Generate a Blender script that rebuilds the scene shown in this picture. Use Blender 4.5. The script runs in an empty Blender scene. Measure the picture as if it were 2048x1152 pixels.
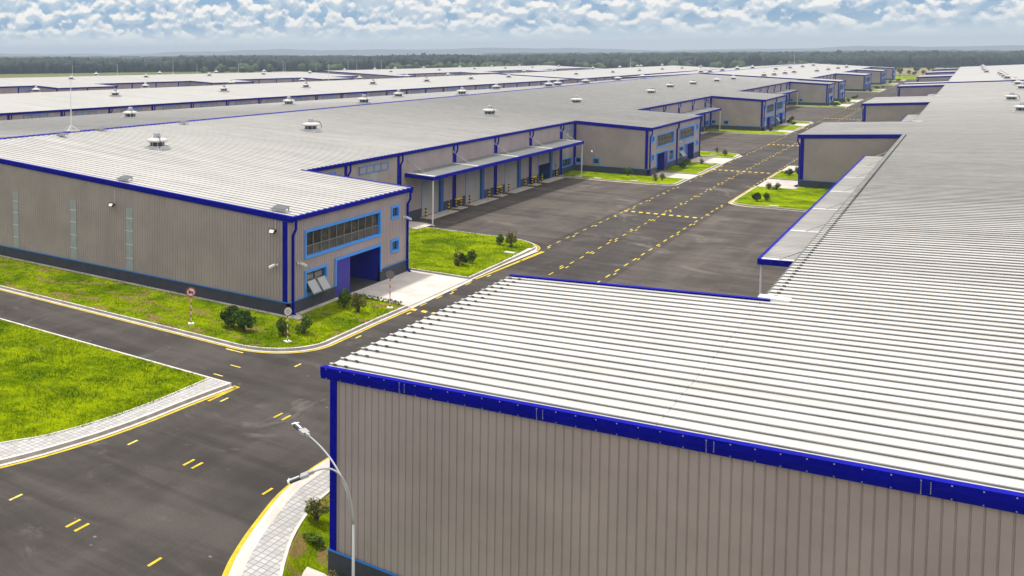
import bpy, math, random
import numpy as np
from mathutils import Vector, Matrix

random.seed(7)
rng = np.random.default_rng(7)
sc = bpy.context.scene
COL = sc.collection
R = math.radians

# ------------------------------------------------------------------ camera
cam_d = bpy.data.cameras.new("camera")
cam = bpy.data.objects.new("camera", cam_d)
COL.objects.link(cam)
sc.camera = cam
YAW, PITCH, ROLL = R(-41.22216), R(3.38874), R(.43106)
F = Vector((math.sin(YAW)*math.cos(PITCH), math.cos(YAW)*math.cos(PITCH), -math.sin(PITCH)))
RT = Vector((math.cos(YAW), -math.sin(YAW), 0))
DN = F.cross(RT)
r_ = RT*math.cos(ROLL) + DN*math.sin(ROLL)
d_ = DN*math.cos(ROLL) - RT*math.sin(ROLL)
mw = Matrix((r_, -d_, -F)).transposed().to_4x4()
mw.translation = Vector((0, 0, 20))
cam.matrix_world = mw
cam_d.sensor_width = 36
cam_d.lens = 1868.55/2048*36
cam_d.shift_x = (1024-314.31)/2048
cam_d.shift_y = -(576-218.03)/2048
cam_d.clip_start = .5
cam_d.clip_end = 20000

# ------------------------------------------------------------------ world, sun, exposure
SUN_EL, SUN_AZ = R(74), R(-80)          # azimuth measured from +Y towards +X
world = bpy.data.worlds.new("World")
sc.world = world
world.use_nodes = True


class NT:
    """small helper to write node trees"""
    def __init__(s, tree):
        s.t = tree
    def n(s, typ, **kw):
        nd = s.t.nodes.new(typ)
        for k, v in kw.items():
            setattr(nd, k, v)
        return nd
    def l(s, a, b):
        s.t.links.new(a, b)
    def put(s, sock, v):
        if hasattr(v, 'is_output'):
            s.l(v, sock)
        else:
            if isinstance(v, (tuple, list)) and len(v) == 3 and sock.type == 'RGBA':
                v = (*v, 1)
            sock.default_value = v
    def math(s, op, a, b=0., c=0.):
        nd = s.n('ShaderNodeMath', operation=op)
        for i, v in enumerate((a, b, c)):
            s.put(nd.inputs[i], v)
        return nd.outputs[0]
    def mix(s, f, a, b, typ='MIX'):
        nd = s.n('ShaderNodeMix', data_type='RGBA', blend_type=typ)
        s.put(nd.inputs[0], f)
        s.put(nd.inputs[6], a)
        s.put(nd.inputs[7], b)
        return nd.outputs[2]
    def ramp(s, v, a, b, lo=0., hi=1.):
        nd = s.n('ShaderNodeMapRange', interpolation_type='SMOOTHSTEP')
        s.put(nd.inputs[0], v)
        nd.inputs[1].default_value = a
        nd.inputs[2].default_value = b
        nd.inputs[3].default_value = lo
        nd.inputs[4].default_value = hi
        return nd.outputs[0]
    def noise(s, vec, scale=1., detail=4., rough=.55, dist=0.):
        nd = s.n('ShaderNodeTexNoise')
        if vec is not None:
            s.l(vec, nd.inputs['Vector'])
        nd.inputs['Scale'].default_value = scale
        nd.inputs['Detail'].default_value = detail
        nd.inputs['Roughness'].default_value = rough
        nd.inputs['Distortion'].default_value = dist
        return nd.outputs[0]
    def comb(s, x, y, z):
        nd = s.n('ShaderNodeCombineXYZ')
        for i, v in enumerate((x, y, z)):
            s.put(nd.inputs[i], v)
        return nd.outputs[0]


def build_world():
    t = NT(world.node_tree)
    t.t.nodes.clear()
    out = t.n('ShaderNodeOutputWorld')
    bg = t.n('ShaderNodeBackground')
    sky = t.n('ShaderNodeTexSky', sky_type='NISHITA')
    sky.sun_disc = False
    sky.sun_elevation = SUN_EL
    sky.sun_rotation = SUN_AZ
    sky.air_density = 1.0
    sky.dust_density = 1.5
    sky.ozone_density = 1.5
    tc = t.n('ShaderNodeTexCoord')
    sep = t.n('ShaderNodeSeparateXYZ')
    t.l(tc.outputs['Generated'], sep.inputs[0])
    el = t.math('MULTIPLY', t.math('ARCSINE', sep.outputs[2]), 57.2958)
    az = t.math('MULTIPLY', t.math('ARCTAN2', sep.outputs[0], sep.outputs[1]), 57.2958)
    # clouds: small lumpy cumulus in flat rows, a bit larger higher up
    u = t.math('MULTIPLY', az, 1/1.75)
    el2 = t.math('POWER', t.math('MAXIMUM', el, 0.001), .8)
    v = t.math('MULTIPLY', el2, 1/.95)
    vec = t.comb(u, v, 3.7)
    vecu = t.comb(u, t.math('ADD', v, .17), 3.7)
    n1 = t.noise(vec, 1.65, 6, .5, .08)
    n2 = t.noise(vecu, 1.65, 6, .5, .08)
    big = t.noise(t.comb(t.math('MULTIPLY', az, 1/9.), t.math('MULTIPLY', el, 1/2.4), 1.3), 1., 2, .5)
    thr = t.math('SUBTRACT', .54, t.math('MULTIPLY', big, .22))
    m1 = t.ramp(t.math('SUBTRACT', n1, thr), -.03, .055)
    lit = t.ramp(t.math('SUBTRACT', n1, n2), -.05, .11)
    thick = t.ramp(t.math('SUBTRACT', n1, thr), .0, .26)
    cl = t.mix(lit, (.33, .42, .50), (.74, .715, .67))
    cl = t.mix(t.math('MULTIPLY', thick, .25), cl, (.68, .66, .64))
    base = t.mix(.72, t.mix(1., sky.outputs[0], (.1, .1, .1), 'MULTIPLY'), (.10, .265, .48))
    wisp = t.ramp(t.noise(t.comb(t.math('MULTIPLY', az, 1/5.), t.math('MULTIPLY', el, 1/.8), 9.), 1., 5, .6, .4), .38, .75)
    base = t.mix(t.math('MULTIPLY', wisp, .5), base, (.36, .45, .52))
    c = t.mix(m1, base, cl)
    # overhead the broken cloud closes to a bright veil, brighter away from the sun
    veil = t.math('ADD', .96, t.math('MULTIPLY', sep.outputs[0], .48))
    c = t.mix(t.ramp(el, 7., 24., 0., .88), c, t.mix(1., (1.0, .955, .905), t.comb(veil, veil, veil), 'MULTIPLY'))
    band = t.ramp(el, .45, 1.75)
    hz = t.mix(t.ramp(el, .0, 1.1), (.60, .635, .61), (.53, .60, .60))
    c = t.mix(band, hz, c)
    t.l(c, bg.inputs[0])
    bg.inputs[1].default_value = 1.0
    t.l(bg.outputs[0], out.inputs[0])


build_world()
sun_d = bpy.data.lights.new("sun", 'SUN')
sun_d.energy = 2.9
sun_d.angle = R(4)
sun_d.color = (1, .94, .86)
sun = bpy.data.objects.new("sun", sun_d)
COL.objects.link(sun)
sd = Vector((math.sin(SUN_AZ)*math.cos(SUN_EL), math.cos(SUN_AZ)*math.cos(SUN_EL), math.sin(SUN_EL)))
sun.rotation_euler = sd.to_track_quat('Z', 'Y').to_euler()
sun.location = sd*200

sc.view_settings.view_transform = 'Standard'
sc.view_settings.look = 'None'
sc.view_settings.exposure = 0.55
sc.view_settings.gamma = 1
sc.cycles.volume_bounces = 0
sc.cycles.max_bounces = 6

# ------------------------------------------------------------------ materials
MATS = {}


def mat(name, rgb, rough=.6, spec=.4, metal=0., var=.0, vscale=1., bump=0., bscale=20.):
    m = bpy.data.materials.new(name)
    m.use_nodes = True
    t = NT(m.node_tree)
    b = m.node_tree.nodes['Principled BSDF']
    b.inputs['Roughness'].default_value = rough
    b.inputs['Specular IOR Level'].default_value = spec
    b.inputs['Metallic'].default_value = metal
    tc = t.n('ShaderNodeTexCoord').outputs['Object']
    if var:
        n = t.noise(tc, vscale, 5, .6)
        k = t.ramp(n, .3, .7, 1-var, 1+var)
        c = t.mix(1., (*rgb, 1), t.comb(k, k, k), 'MULTIPLY')
        t.l(c, b.inputs['Base Color'])
    else:
        b.inputs['Base Color'].default_value = (*rgb, 1)
    if bump:
        bp = t.n('ShaderNodeBump')
        bp.inputs['Strength'].default_value = bump
        bp.inputs['Distance'].default_value = .05
        t.l(t.noise(tc, bscale, 4, .6), bp.inputs['Height'])
        t.l(bp.outputs[0], b.inputs['Normal'])
    MATS[name] = m
    return m


def m_asphalt(name='asphalt', k0=(.036, .032, .0305), k1=(.080, .071, .066)):
    m = mat(name, (.05, .047, .046), .9, .15)
    t = NT(m.node_tree)
    b = m.node_tree.nodes['Principled BSDF']
    tc = t.n('ShaderNodeTexCoord').outputs['Object']
    mp = t.n('ShaderNodeMapping')
    t.l(tc, mp.inputs[0])
    mp.inputs['Scale'].default_value = (.05, .32, 1)      # streaks running across the yards
    s1 = t.noise(mp.outputs[0], 1., 6, .65, 1.4)
    mp2 = t.n('ShaderNodeMapping')
    t.l(tc, mp2.inputs[0])
    mp2.inputs['Scale'].default_value = (.55, .035, 1)     # wheel wear along the road
    s2 = t.noise(mp2.outputs[0], 1., 5, .6, .5)
    s3 = t.noise(tc, .16, 5, .62, .6)
    gr = t.noise(tc, 9., 3, .7)
    st = t.ramp(t.noise(tc, .9, 2, .5), .70, .78)
    k = t.math('ADD', t.math('MULTIPLY', s1, .9), t.math('ADD', t.math('MULTIPLY', s2, .45), t.math('MULTIPLY', s3, .75)))
    k = t.ramp(k, .78, 1.34)
    c = t.mix(k, k0, k1)
    c = t.mix(t.math('MULTIPLY', t.ramp(gr, .3, .7), .35), c, (.035, .034, .034))
    c = t.mix(t.math('MULTIPLY', st, .35), c, (.10, .096, .09))
    du = t.ramp(t.noise(tc, .11, 6, .7, 1.2), .53, .70)          # pale dusty scuffs
    c = t.mix(t.math('MULTIPLY', du, .75), c, (.15, .138, .128))
    sp = t.n('ShaderNodeTexVoronoi')
    sp.inputs['Scale'].default_value = .55
    t.l(tc, sp.inputs['Vector'])
    c = t.mix(t.ramp(sp.outputs['Distance'], .02, .06, .75, 0.), c, (.19, .18, .17))
    oil = t.ramp(t.noise(tc, .45, 4, .6, .5), .68, .76)
    c = t.mix(t.math('MULTIPLY', oil, .5), c, (.018, .017, .017))
    t.l(c, b.inputs['Base Color'])
    bp = t.n('ShaderNodeBump')
    bp.inputs['Strength'].default_value = .25
    bp.inputs['Distance'].default_value = .03
    t.l(gr, bp.inputs['Height'])
    t.l(bp.outputs[0], b.inputs['Normal'])


def m_grass(name, patches):
    m = mat(name, (.1, .2, .01), 1., .0)
    t = NT(m.node_tree)
    b = m.node_tree.nodes['Principled BSDF']
    tc = t.n('ShaderNodeTexCoord').outputs['Object']
    a = t.noise(tc, .23, 5, .6, .8)
    f = t.noise(tc, 1.7, 5, .65, .6)
    g = t.noise(tc, 11., 4, .7)
    k = t.math('ADD', t.math('MULTIPLY', a, .95), t.math('MULTIPLY', f, .65))
    c = t.mix(t.ramp(k, .6, 1.02), (.10, .175, .0005), (.335, .435, .0005))
    c = t.mix(t.math('MULTIPLY', t.ramp(g, .45, .65), .35), c, (.035, .065, .0005))
    y = t.ramp(t.noise(tc, .75, 4, .6, 1.), .60, .72)
    c = t.mix(t.math('MULTIPLY', y, .45), c, (.25, .25, .05))
    if patches:
        mp = t.n('ShaderNodeMapping')
        t.l(tc, mp.inputs[0])
        mp.inputs['Scale'].default_value = (.34, .62, 1)
        mp.inputs['Location'].default_value = (patches, .6, 0)
        p = t.noise(mp.outputs[0], 1., 6, .68, .5)
        c = t.mix(t.math('MULTIPLY', t.ramp(p, .54, .60), .9), c, (.30, .21, .085))
    t.l(c, b.inputs['Base Color'])
    bp = t.n('ShaderNodeBump')
    bp.inputs['Strength'].default_value = .9
    bp.inputs['Distance'].default_value = .25
    t.l(t.math('ADD', g, f), bp.inputs['Height'])
    t.l(bp.outputs[0], b.inputs['Normal'])


def m_roof(name, rgb, axis_seams=True):
    m = mat(name, rgb, .42, .45)
    t = NT(m.node_tree)
    b = m.node_tree.nodes['Principled BSDF']
    tc = t.n('ShaderNodeTexCoord').outputs['Object']
    mp = t.n('ShaderNodeMapping')
    t.l(tc, mp.inputs[0])
    mp.inputs['Scale'].default_value = (.03, .55, .3)
    s = t.noise(mp.outputs[0], 1., 6, .65)
    d = t.noise(tc, .35, 5, .6)
    k = t.ramp(t.math('ADD', t.math('MULTIPLY', s, .7), t.math('MULTIPLY', d, .3)), .3, .7, .80, 1.09)
    c = t.mix(1., (*rgb, 1), t.comb(k, k, k), 'MULTIPLY')
    t.l(c, b.inputs['Base Color'])


def m_tiles():
    m = mat('paver', (.5, .5, .5), .8, .2)
    t = NT(m.node_tree)
    b = m.node_tree.nodes['Principled BSDF']
    tc = t.n('ShaderNodeTexCoord').outputs['Object']
    br = t.n('ShaderNodeTexBrick')
    br.offset = 0
    br.inputs['Scale'].default_value = 1
    br.inputs['Brick Width'].default_value = .30
    br.inputs['Row Height'].default_value = .30
    br.inputs['Mortar Size'].default_value = .022
    br.inputs['Color1'].default_value = (.34, .34, .345, 1)
    br.inputs['Color2'].default_value = (.44, .44, .44, 1)
    br.inputs['Mortar'].default_value = (.20, .20, .21, 1)
    t.l(tc, br.inputs['Vector'])
    vo = t.n('ShaderNodeTexVoronoi', feature='DISTANCE_TO_EDGE')
    vo.inputs['Scale'].default_value = 9
    t.l(tc, vo.inputs['Vector'])
    c = t.mix(t.ramp(vo.outputs[0], .0, .05, .28, 0.), br.outputs[0], (.2, .2, .21))
    c = t.mix(t.ramp(t.noise(tc, .6, 5, .6), .4, .75, 0., .35), c, (.30, .28, .25))
    t.l(c, b.inputs['Base Color'])


def m_ground():
    m = mat('field', (.2, .2, .1), .95, .1)
    t = NT(m.node_tree)
    b = m.node_tree.nodes['Principled BSDF']
    tc = t.n('ShaderNodeTexCoord').outputs['Object']
    a = t.noise(tc, .012, 6, .65, .5)
    f = t.noise(tc, .12, 5, .65)
    sx = t.n('ShaderNodeSeparateXYZ')
    t.l(tc, sx.inputs[0])
    dry = t.math('MULTIPLY', t.ramp(a, .36, .52), t.ramp(sx.outputs[0], -420., -140., .25, 1.))
    c = t.mix(dry, (.085, .115, .02), (.27, .215, .12))
    c = t.mix(t.math('MULTIPLY', t.ramp(f, .45, .7), .4), c, (.04, .06, .012))
    t.l(c, b.inputs['Base Color'])


def m_leaf(name, a, bcol):
    m = mat(name, a, .7, .2)
    t = NT(m.node_tree)
    b = m.node_tree.nodes['Principled BSDF']
    tc = t.n('ShaderNodeTexCoord').outputs['Object']
    n = t.noise(tc, 2.1, 3, .6)
    oi = t.n('ShaderNodeObjectInfo').outputs['Random']
    c = t.mix(t.ramp(n, .35, .65), (*a, 1), (*bcol, 1))
    k = t.math('ADD', .8, t.math('MULTIPLY', oi, .4))
    c = t.mix(1., c, t.comb(k, k, k), 'MULTIPLY')
    t.l(c, b.inputs['Base Color'])


m_asphalt()
m_asphalt('yard_asphalt', (.052, .044, .040), (.122, .104, .094))
m_grass('lawn_grass', 0)
m_grass('patchy_grass', 3.3)
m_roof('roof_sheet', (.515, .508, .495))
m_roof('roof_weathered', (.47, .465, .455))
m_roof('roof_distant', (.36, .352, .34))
m_tiles()
m_ground()
mat('wall_sheet', (.322, .273, .279), .5, .3, var=.09, vscale=.35)
mat('navy', (.0002, .0018, .27), .6, .06, var=.12, vscale=.5)
mat('deep_blue', (.004, .009, .27), .45, .3, var=.1, vscale=.5)
mat('door_blue', (.006, .085, .33), .5, .4, var=.1, vscale=.7)
mat('purple_blue', (.026, .018, .29), .45, .3)
mat('light_blue', (.05, .27, .78), .45, .4)
mat('line_blue', (.02, .19, .60), .45, .4)
mat('plinth', (.042, .046, .066), .7, .3, var=.15, vscale=1.2)
mat('concrete', (.50, .465, .435), .85, .2, var=.12, vscale=.5, bump=.1)
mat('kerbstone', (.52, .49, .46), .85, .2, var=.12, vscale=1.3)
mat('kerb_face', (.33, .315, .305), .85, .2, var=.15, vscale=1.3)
mat('white_metal', (.62, .62, .62), .45, .4)
mat('lamp_grey', (.33, .34, .345), .45, .4)
mat('vent_white', (.46, .46, .46), .45, .4, var=.08, vscale=3)
mat('vent_grey', (.30, .31, .34), .45, .5, var=.12, vscale=3)
mat('dark_steel', (.03, .04, .055), .5, .5)
mat('black', (.012, .012, .013), .5, .4)
mat('rib_shade', (.23, .23, .23), .6, .3, var=.3, vscale=.6)  # shade under the roof ribs, put into the colour
mat('rib_shade_pale', (.31, .308, .305), .6, .3, var=.2, vscale=.6)
mat('galv', (.33, .34, .35), .4, .5, var=.12, vscale=4)
mat('gutter_grey', (.11, .11, .11), .6, .4, var=.5, vscale=6)
mat('canopy_sheet', (.205, .22, .22), .45, .45, var=.07, vscale=.4)
mat('shutter', (.25, .24, .235), .5, .4, var=.08, vscale=.5)
mat('louvre', (.25, .235, .25), .5, .4)
mat('translucent', (.30, .32, .36), .35, .5, var=.08, vscale=2)
mat('yellow', (.50, .37, .015), .7, .3, var=.18, vscale=2.2)
mat('faded_yellow', (.60, .48, .12), .8, .2, var=.25, vscale=3)
mat('bollard_yellow', (.68, .46, .012), .5, .4)
mat('red', (.42, .05, .03), .5, .4)
mat('sign_white', (.62, .6, .58), .5, .4)
mat('sign_blue', (.02, .03, .16), .5, .4)
mat('sign_grey', (.16, .15, .15), .6, .4)
mat('solar', (.08, .085, .10), .3, .6)
mat('bark', (.10, .07, .05), .9, .2, var=.2, vscale=5)
mat('carton', (.26, .17, .10), .85, .2, var=.3, vscale=3)
mat('floor_dark', (.05, .05, .052), .6, .3)
mat('mullion', (.17, .17, .165), .45, .4)
mat('red_roof', (.35, .10, .05), .8, .2)
mat('rubble', (.4, .36, .3), .9, .2, var=.2, vscale=5)
m_leaf('leaf_dark', (.028, .062, .006), (.06, .115, .012))
m_leaf('leaf_mid', (.055, .105, .008), (.11, .165, .014))
m_leaf('leaf_olive', (.10, .11, .02), (.17, .16, .04))
m_leaf('leaf_brown', (.13, .085, .04), (.10, .10, .03))
m_leaf('forest_leaf', (.008, .017, .013), (.019, .032, .019))
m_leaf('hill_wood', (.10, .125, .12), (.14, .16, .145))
m_leaf('forest_light', (.030, .052, .018), (.05, .075, .022))


def m_glass():
    m = mat('glass', (.018, .02, .02), .06, .7)
    t = NT(m.node_tree)
    b = m.node_tree.nodes['Principled BSDF']
    tc = t.n('ShaderNodeTexCoord').outputs['Object']
    c = t.mix(t.ramp(t.noise(tc, .8, 3, .6, .6), .35, .7), (.010, .011, .010), (.055, .052, .047))
    t.l(c, b.inputs['Base Color'])
    mat('glass_mid', (.085, .08, .072), .08, .6, var=.25, vscale=1.1)
    m2 = mat('glass_light', (.22, .25, .28), .08, .7)


m_glass()

# ------------------------------------------------------------------ mesh helpers
ORG = {}


class MB:
    def __init__(s):
        s.v, s.f, s.m = [], [], []
    def add(s, verts, faces, mi=0):
        k = len(s.v)
        s.v += [tuple(p) for p in verts]
        s.f += [tuple(i+k for i in f) for f in faces]
        s.m += [mi]*len(faces)
        return s
    def box(s, x0, x1, y0, y1, z0, z1, mi=0):
        v = [(x0, y0, z0), (x1, y0, z0), (x1, y1, z0), (x0, y1, z0), (x0, y0, z1), (x1, y0, z1), (x1, y1, z1), (x0, y1, z1)]
        return s.add(v, [(0, 3, 2, 1), (4, 5, 6, 7), (0, 1, 5, 4), (1, 2, 6, 5), (2, 3, 7, 6), (3, 0, 4, 7)], mi)
    def quad(s, a, b, c, d, mi=0):
        return s.add([a, b, c, d], [(0, 1, 2, 3)], mi)
    def loft(s, A, B, mi=0, caps=True):
        """prism between two matching cross-sections"""
        n = len(A)
        f = [(i, (i+1) % n, n+(i+1) % n, n+i) for i in range(n)]
        if caps:
            f += [tuple(range(n))[::-1], tuple(range(n, 2*n))]
        return s.add(list(A)+list(B), f, mi)
    def tube(s, pts, r, n=8, mi=0):
        pts = [Vector(p) for p in pts]
        rr = r if isinstance(r, (list, tuple)) else [r]*len(pts)
        rings = []
        for i, p in enumerate(pts):
            a = pts[max(i-1, 0)]
            b = pts[min(i+1, len(pts)-1)]
            t = (b-a).normalized()
            up = Vector((0, 0, 1)) if abs(t.z) < .9 else Vector((1, 0, 0))
            x = t.cross(up).normalized()
            y = t.cross(x)
            rings.append([p+(x*math.cos(2*math.pi*(k+.5)/n)+y*math.sin(2*math.pi*(k+.5)/n))*rr[i] for k in range(n)])
        v = [q for g in rings for q in g]
        f = []
        for i in range(len(pts)-1):
            for k in range(n):
                f.append((i*n+k, i*n+(k+1) % n, (i+1)*n+(k+1) % n, (i+1)*n+k))
        f += [tuple(range(n))[::-1], tuple(range((len(pts)-1)*n, len(pts)*n))]
        return s.add(v, f, mi)
    def lathe(s, prof, c=(0, 0, 0), n=20, mi=0):
        v, f = [], []
        for r, z in prof:
            for k in range(n):
                a = 2*math.pi*k/n
                v.append((c[0]+r*math.cos(a), c[1]+r*math.sin(a), c[2]+z))
        for i in range(len(prof)-1):
            for k in range(n):
                f.append((i*n+k, i*n+(k+1) % n, (i+1)*n+(k+1) % n, (i+1)*n+k))
        f += [tuple(range(n))[::-1], tuple(range((len(prof)-1)*n, len(prof)*n))]
        return s.add(v, f, mi)
    def build(s, name, mats, parent=None, smooth=False):
        me = bpy.data.meshes.new(name)
        o = bpy.data.objects.new(name, me)
        COL.objects.link(o)
        org = ORG.get(parent, (0, 0, 0))
        if not s.v:
            s.box(0, .01, 0, .01, 0, .01)
        a = np.array(s.v, float)-np.array(org)
        me.from_pydata(a.tolist(), [], s.f)
        if isinstance(mats, str):
            mats = [mats]
        for m in mats:
            me.materials.append(MATS[m])
        if len(mats) > 1:
            me.polygons.foreach_set('material_index', s.m)
        if smooth:
            me.polygons.foreach_set('use_smooth', [True]*len(me.polygons))
        me.update()
        if parent is not None:
            o.parent = parent
            ORG[o] = org
        return o


def tag(o, label, cat, group=None):
    o['label'] = label
    o['category'] = cat
    if group:
        o['group'] = group
    return o


def struct(o, kind='structure'):
    o['kind'] = kind
    return o


def thing(name, label, cat, org=(0, 0, 0), group=None, tilt=0., lift=0.):
    o = bpy.data.objects.new(name, None)
    o.empty_display_size = .3
    COL.objects.link(o)
    o.location = (org[0], org[1], org[2]+lift)
    o.rotation_euler = (tilt, 0, 0)
    ORG[o] = org
    return tag(o, label, cat, group)


def dup(root, loc, rz=0., scale=None, label=None, group=None):
    """copy of a thing with its parts and sub-parts"""
    def cp(o, par):
        c = o.copy()
        COL.objects.link(c)
        if par is not None:
            c.parent = par
        for ch in list(o.children):
            cp(ch, c)
        return c
    r = cp(root, None)
    r.location = loc
    r.rotation_euler = (0, 0, rz)
    if scale is not None:
        r.scale = scale
    if label:
        r['label'] = label
    if group:
        r['group'] = group
    return r


def place(root, used, loc, rz=0., scale=None, label=None, group=None):
    if root.name not in used:
        used.add(root.name)
        root.location = loc
        root.rotation_euler = (0, 0, rz)
        if scale is not None:
            root.scale = scale
        if label:
            root['label'] = label
        if group:
            root['group'] = group
        return root
    return dup(root, loc, rz, scale, label, group)


def ordinal(i):
    return ['nearest', 'second', 'third', 'fourth', 'fifth', 'sixth', 'seventh', 'eighth', 'ninth', 'tenth', 'eleventh', 'twelfth',
            'thirteenth', 'fourteenth', 'fifteenth', 'sixteenth', 'seventeenth', 'eighteenth', 'nineteenth', 'twentieth'][i]


def ribwall(mb, ax, c, n, u0, u1, z0, zt0, zt1, pitch=.34, d=.03, holes=(), mi=0):
    """ribbed metal wall sheet: ax 'x' runs along X at y=c, 'y' runs along Y at x=c; n = outward sign"""
    pr = [(u0, 0.)]
    k = math.ceil((u0+.05)/pitch)
    while k*pitch < u1-.05:
        g = k*pitch
        pr += [(g-.028, 0.), (g-.016, -d), (g+.016, -d), (g+.028, 0.)]
        k += 1
    pr.append((u1, 0.))
    xs = [p[0] for p in pr]
    os_ = [p[1] for p in pr]
    extra = sorted({e for h in holes for e in h[:2] if u0 < e < u1})
    allu = sorted(set(xs) | set(extra))
    prof = [(u, float(np.interp(u, xs, os_))) for u in allu]
    def P(u, o, z):
        return (u, c+n*o, z) if ax == 'x' else (c+n*o, u, z)
    for (a, oa), (b, ob) in zip(prof[:-1], prof[1:]):
        mid = (a+b)/2
        ta = zt0+(zt1-zt0)*(a-u0)/(u1-u0)
        tb = zt0+(zt1-zt0)*(b-u0)/(u1-u0)
        spans, lo = [], z0
        for h in sorted((h for h in holes if h[0] < mid < h[1]), key=lambda h: h[2]):
            if h[2] > lo:
                spans.append((lo, h[2]))
            lo = max(lo, h[3])
        for s0, s1 in spans:
            mb.quad(P(a, oa, s0), P(b, ob, s0), P(b, ob, s1), P(a, oa, s1), mi)
        mb.quad(P(a, oa, lo), P(b, ob, lo), P(b, ob, tb), P(a, oa, ta), mi)


def ribroof(mb, x0, z0, x1, z1, y0, y1, pitch=.84, h=.08, ribs=True, mi=0):
    """roof sheet with standing ribs running along X; z0/z1 may be functions of y"""
    f0 = z0 if callable(z0) else (lambda y: z0)
    f1 = z1 if callable(z1) else (lambda y: z1)
    pr = [(y0, 0.)]
    if ribs:
        k = math.ceil((y0+.12)/pitch)
        while k*pitch < y1-.1:
            g = k*pitch
            pr += [(g-.032, 0.), (g-.032, h*.6), (g-.055, h*.66), (g-.048, h), (g+.048, h), (g+.055, h*.66), (g+.032, h*.6), (g+.032, 0.)]
            k += 1
    else:
        k = math.ceil((y0+1)/20)
        while k*20 < y1-1:
            pr.append((k*20., 0.))
            k += 1
    pr.append((y1, 0.))
    v, f = [], []
    for y, dz in pr:
        v += [(x0, y, f0(y)+dz), (x1, y, f1(y)+dz)]
    for i in range(len(pr)-1):
        f.append((2*i, 2*i+1, 2*i+3, 2*i+2))
    k = len(mb.m)
    mb.add(v, f, mi)
    if ribs:                       # lower sides of each rib get a darker colour, painting in their shade
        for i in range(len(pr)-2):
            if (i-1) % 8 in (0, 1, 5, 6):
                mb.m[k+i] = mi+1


def gable_fascia(mb, y, n, xa, za, xb, zb, hgt=.37, th=.12, flange=.13, mi=0):
    def sec(x, z):
        return [(x, y, z-hgt), (x, y+n*th, z-hgt), (x, y+n*(th+.05), z-hgt*.4), (x, y+n*(th+.05), z+.09), (x, y-n*flange, z+.09), (x, y-n*flange, z+.06), (x, y, z+.06)]
    mb.loft(sec(xa, za), sec(xb, zb), mi)


# ------------------------------------------------------------------ building parts
def window(par, X, n, y0, y1, z0, z1, cols, split=None, fw=.2, mat_f='light_blue', pane='glass', mull=.06, name='window'):
    """framed window in a wall facing +-X; the mullions and pane are sub-parts"""
    a, b = sorted((X+n*.09, X-n*.16))
    m = MB()
    m.box(a, b, y0-fw, y0, z0-fw, z1+fw).box(a, b, y1, y1+fw, z0-fw, z1+fw)
    m.box(a, b, y0, y1, z0-fw, z0).box(a, b, y0, y1, z1, z1+fw)
    w = m.build(name, mat_f, par)
    xp = X-n*.13
    MB().quad((xp, y0, z0), (xp, y1, z0), (xp, y1, z1), (xp, y0, z1)).build('pane', pane, w)
    if split and name == 'window':
        zs = z0+(z1-z0)*split
        MB().quad((xp+n*.004, y0, z0), (xp+n*.004, y1, z0), (xp+n*.004, y1, zs), (xp+n*.004, y0, zs)).build('pane', 'glass_mid', w)
    m = MB()
    c, d = sorted((xp+n*.008, xp+n*.08))
    for i in range(1, cols):
        y = y0+(y1-y0)*i/cols
        m.box(c, d, y-mull/2, y+mull/2, z0, z1)
    if split:
        z = z0+(z1-z0)*split
        m.box(c+.004, d-.004, y0, y1, z-mull/2, z+mull/2)
    if cols > 1 or split:
        m.build('mullion', 'mullion', w)
    return w


def windowx(par, Y, n, x0, x1, z0, z1, fw=.16, pane='glass'):
    a, b = sorted((Y+n*.07, Y-n*.1))
    m = MB()
    m.box(x0-fw, x0, a, b, z0-fw, z1+fw).box(x1, x1+fw, a, b, z0-fw, z1+fw)
    m.box(x0, x1, a, b, z0-fw, z0).box(x0, x1, a, b, z1, z1+fw)
    w = m.build('window', 'light_blue', par)
    yp = Y+n*.012
    MB().quad((x0, yp, z0), (x1, yp, z0), (x1, yp, z1), (x0, yp, z1)).build('pane', pane, w)
    return w


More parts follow.
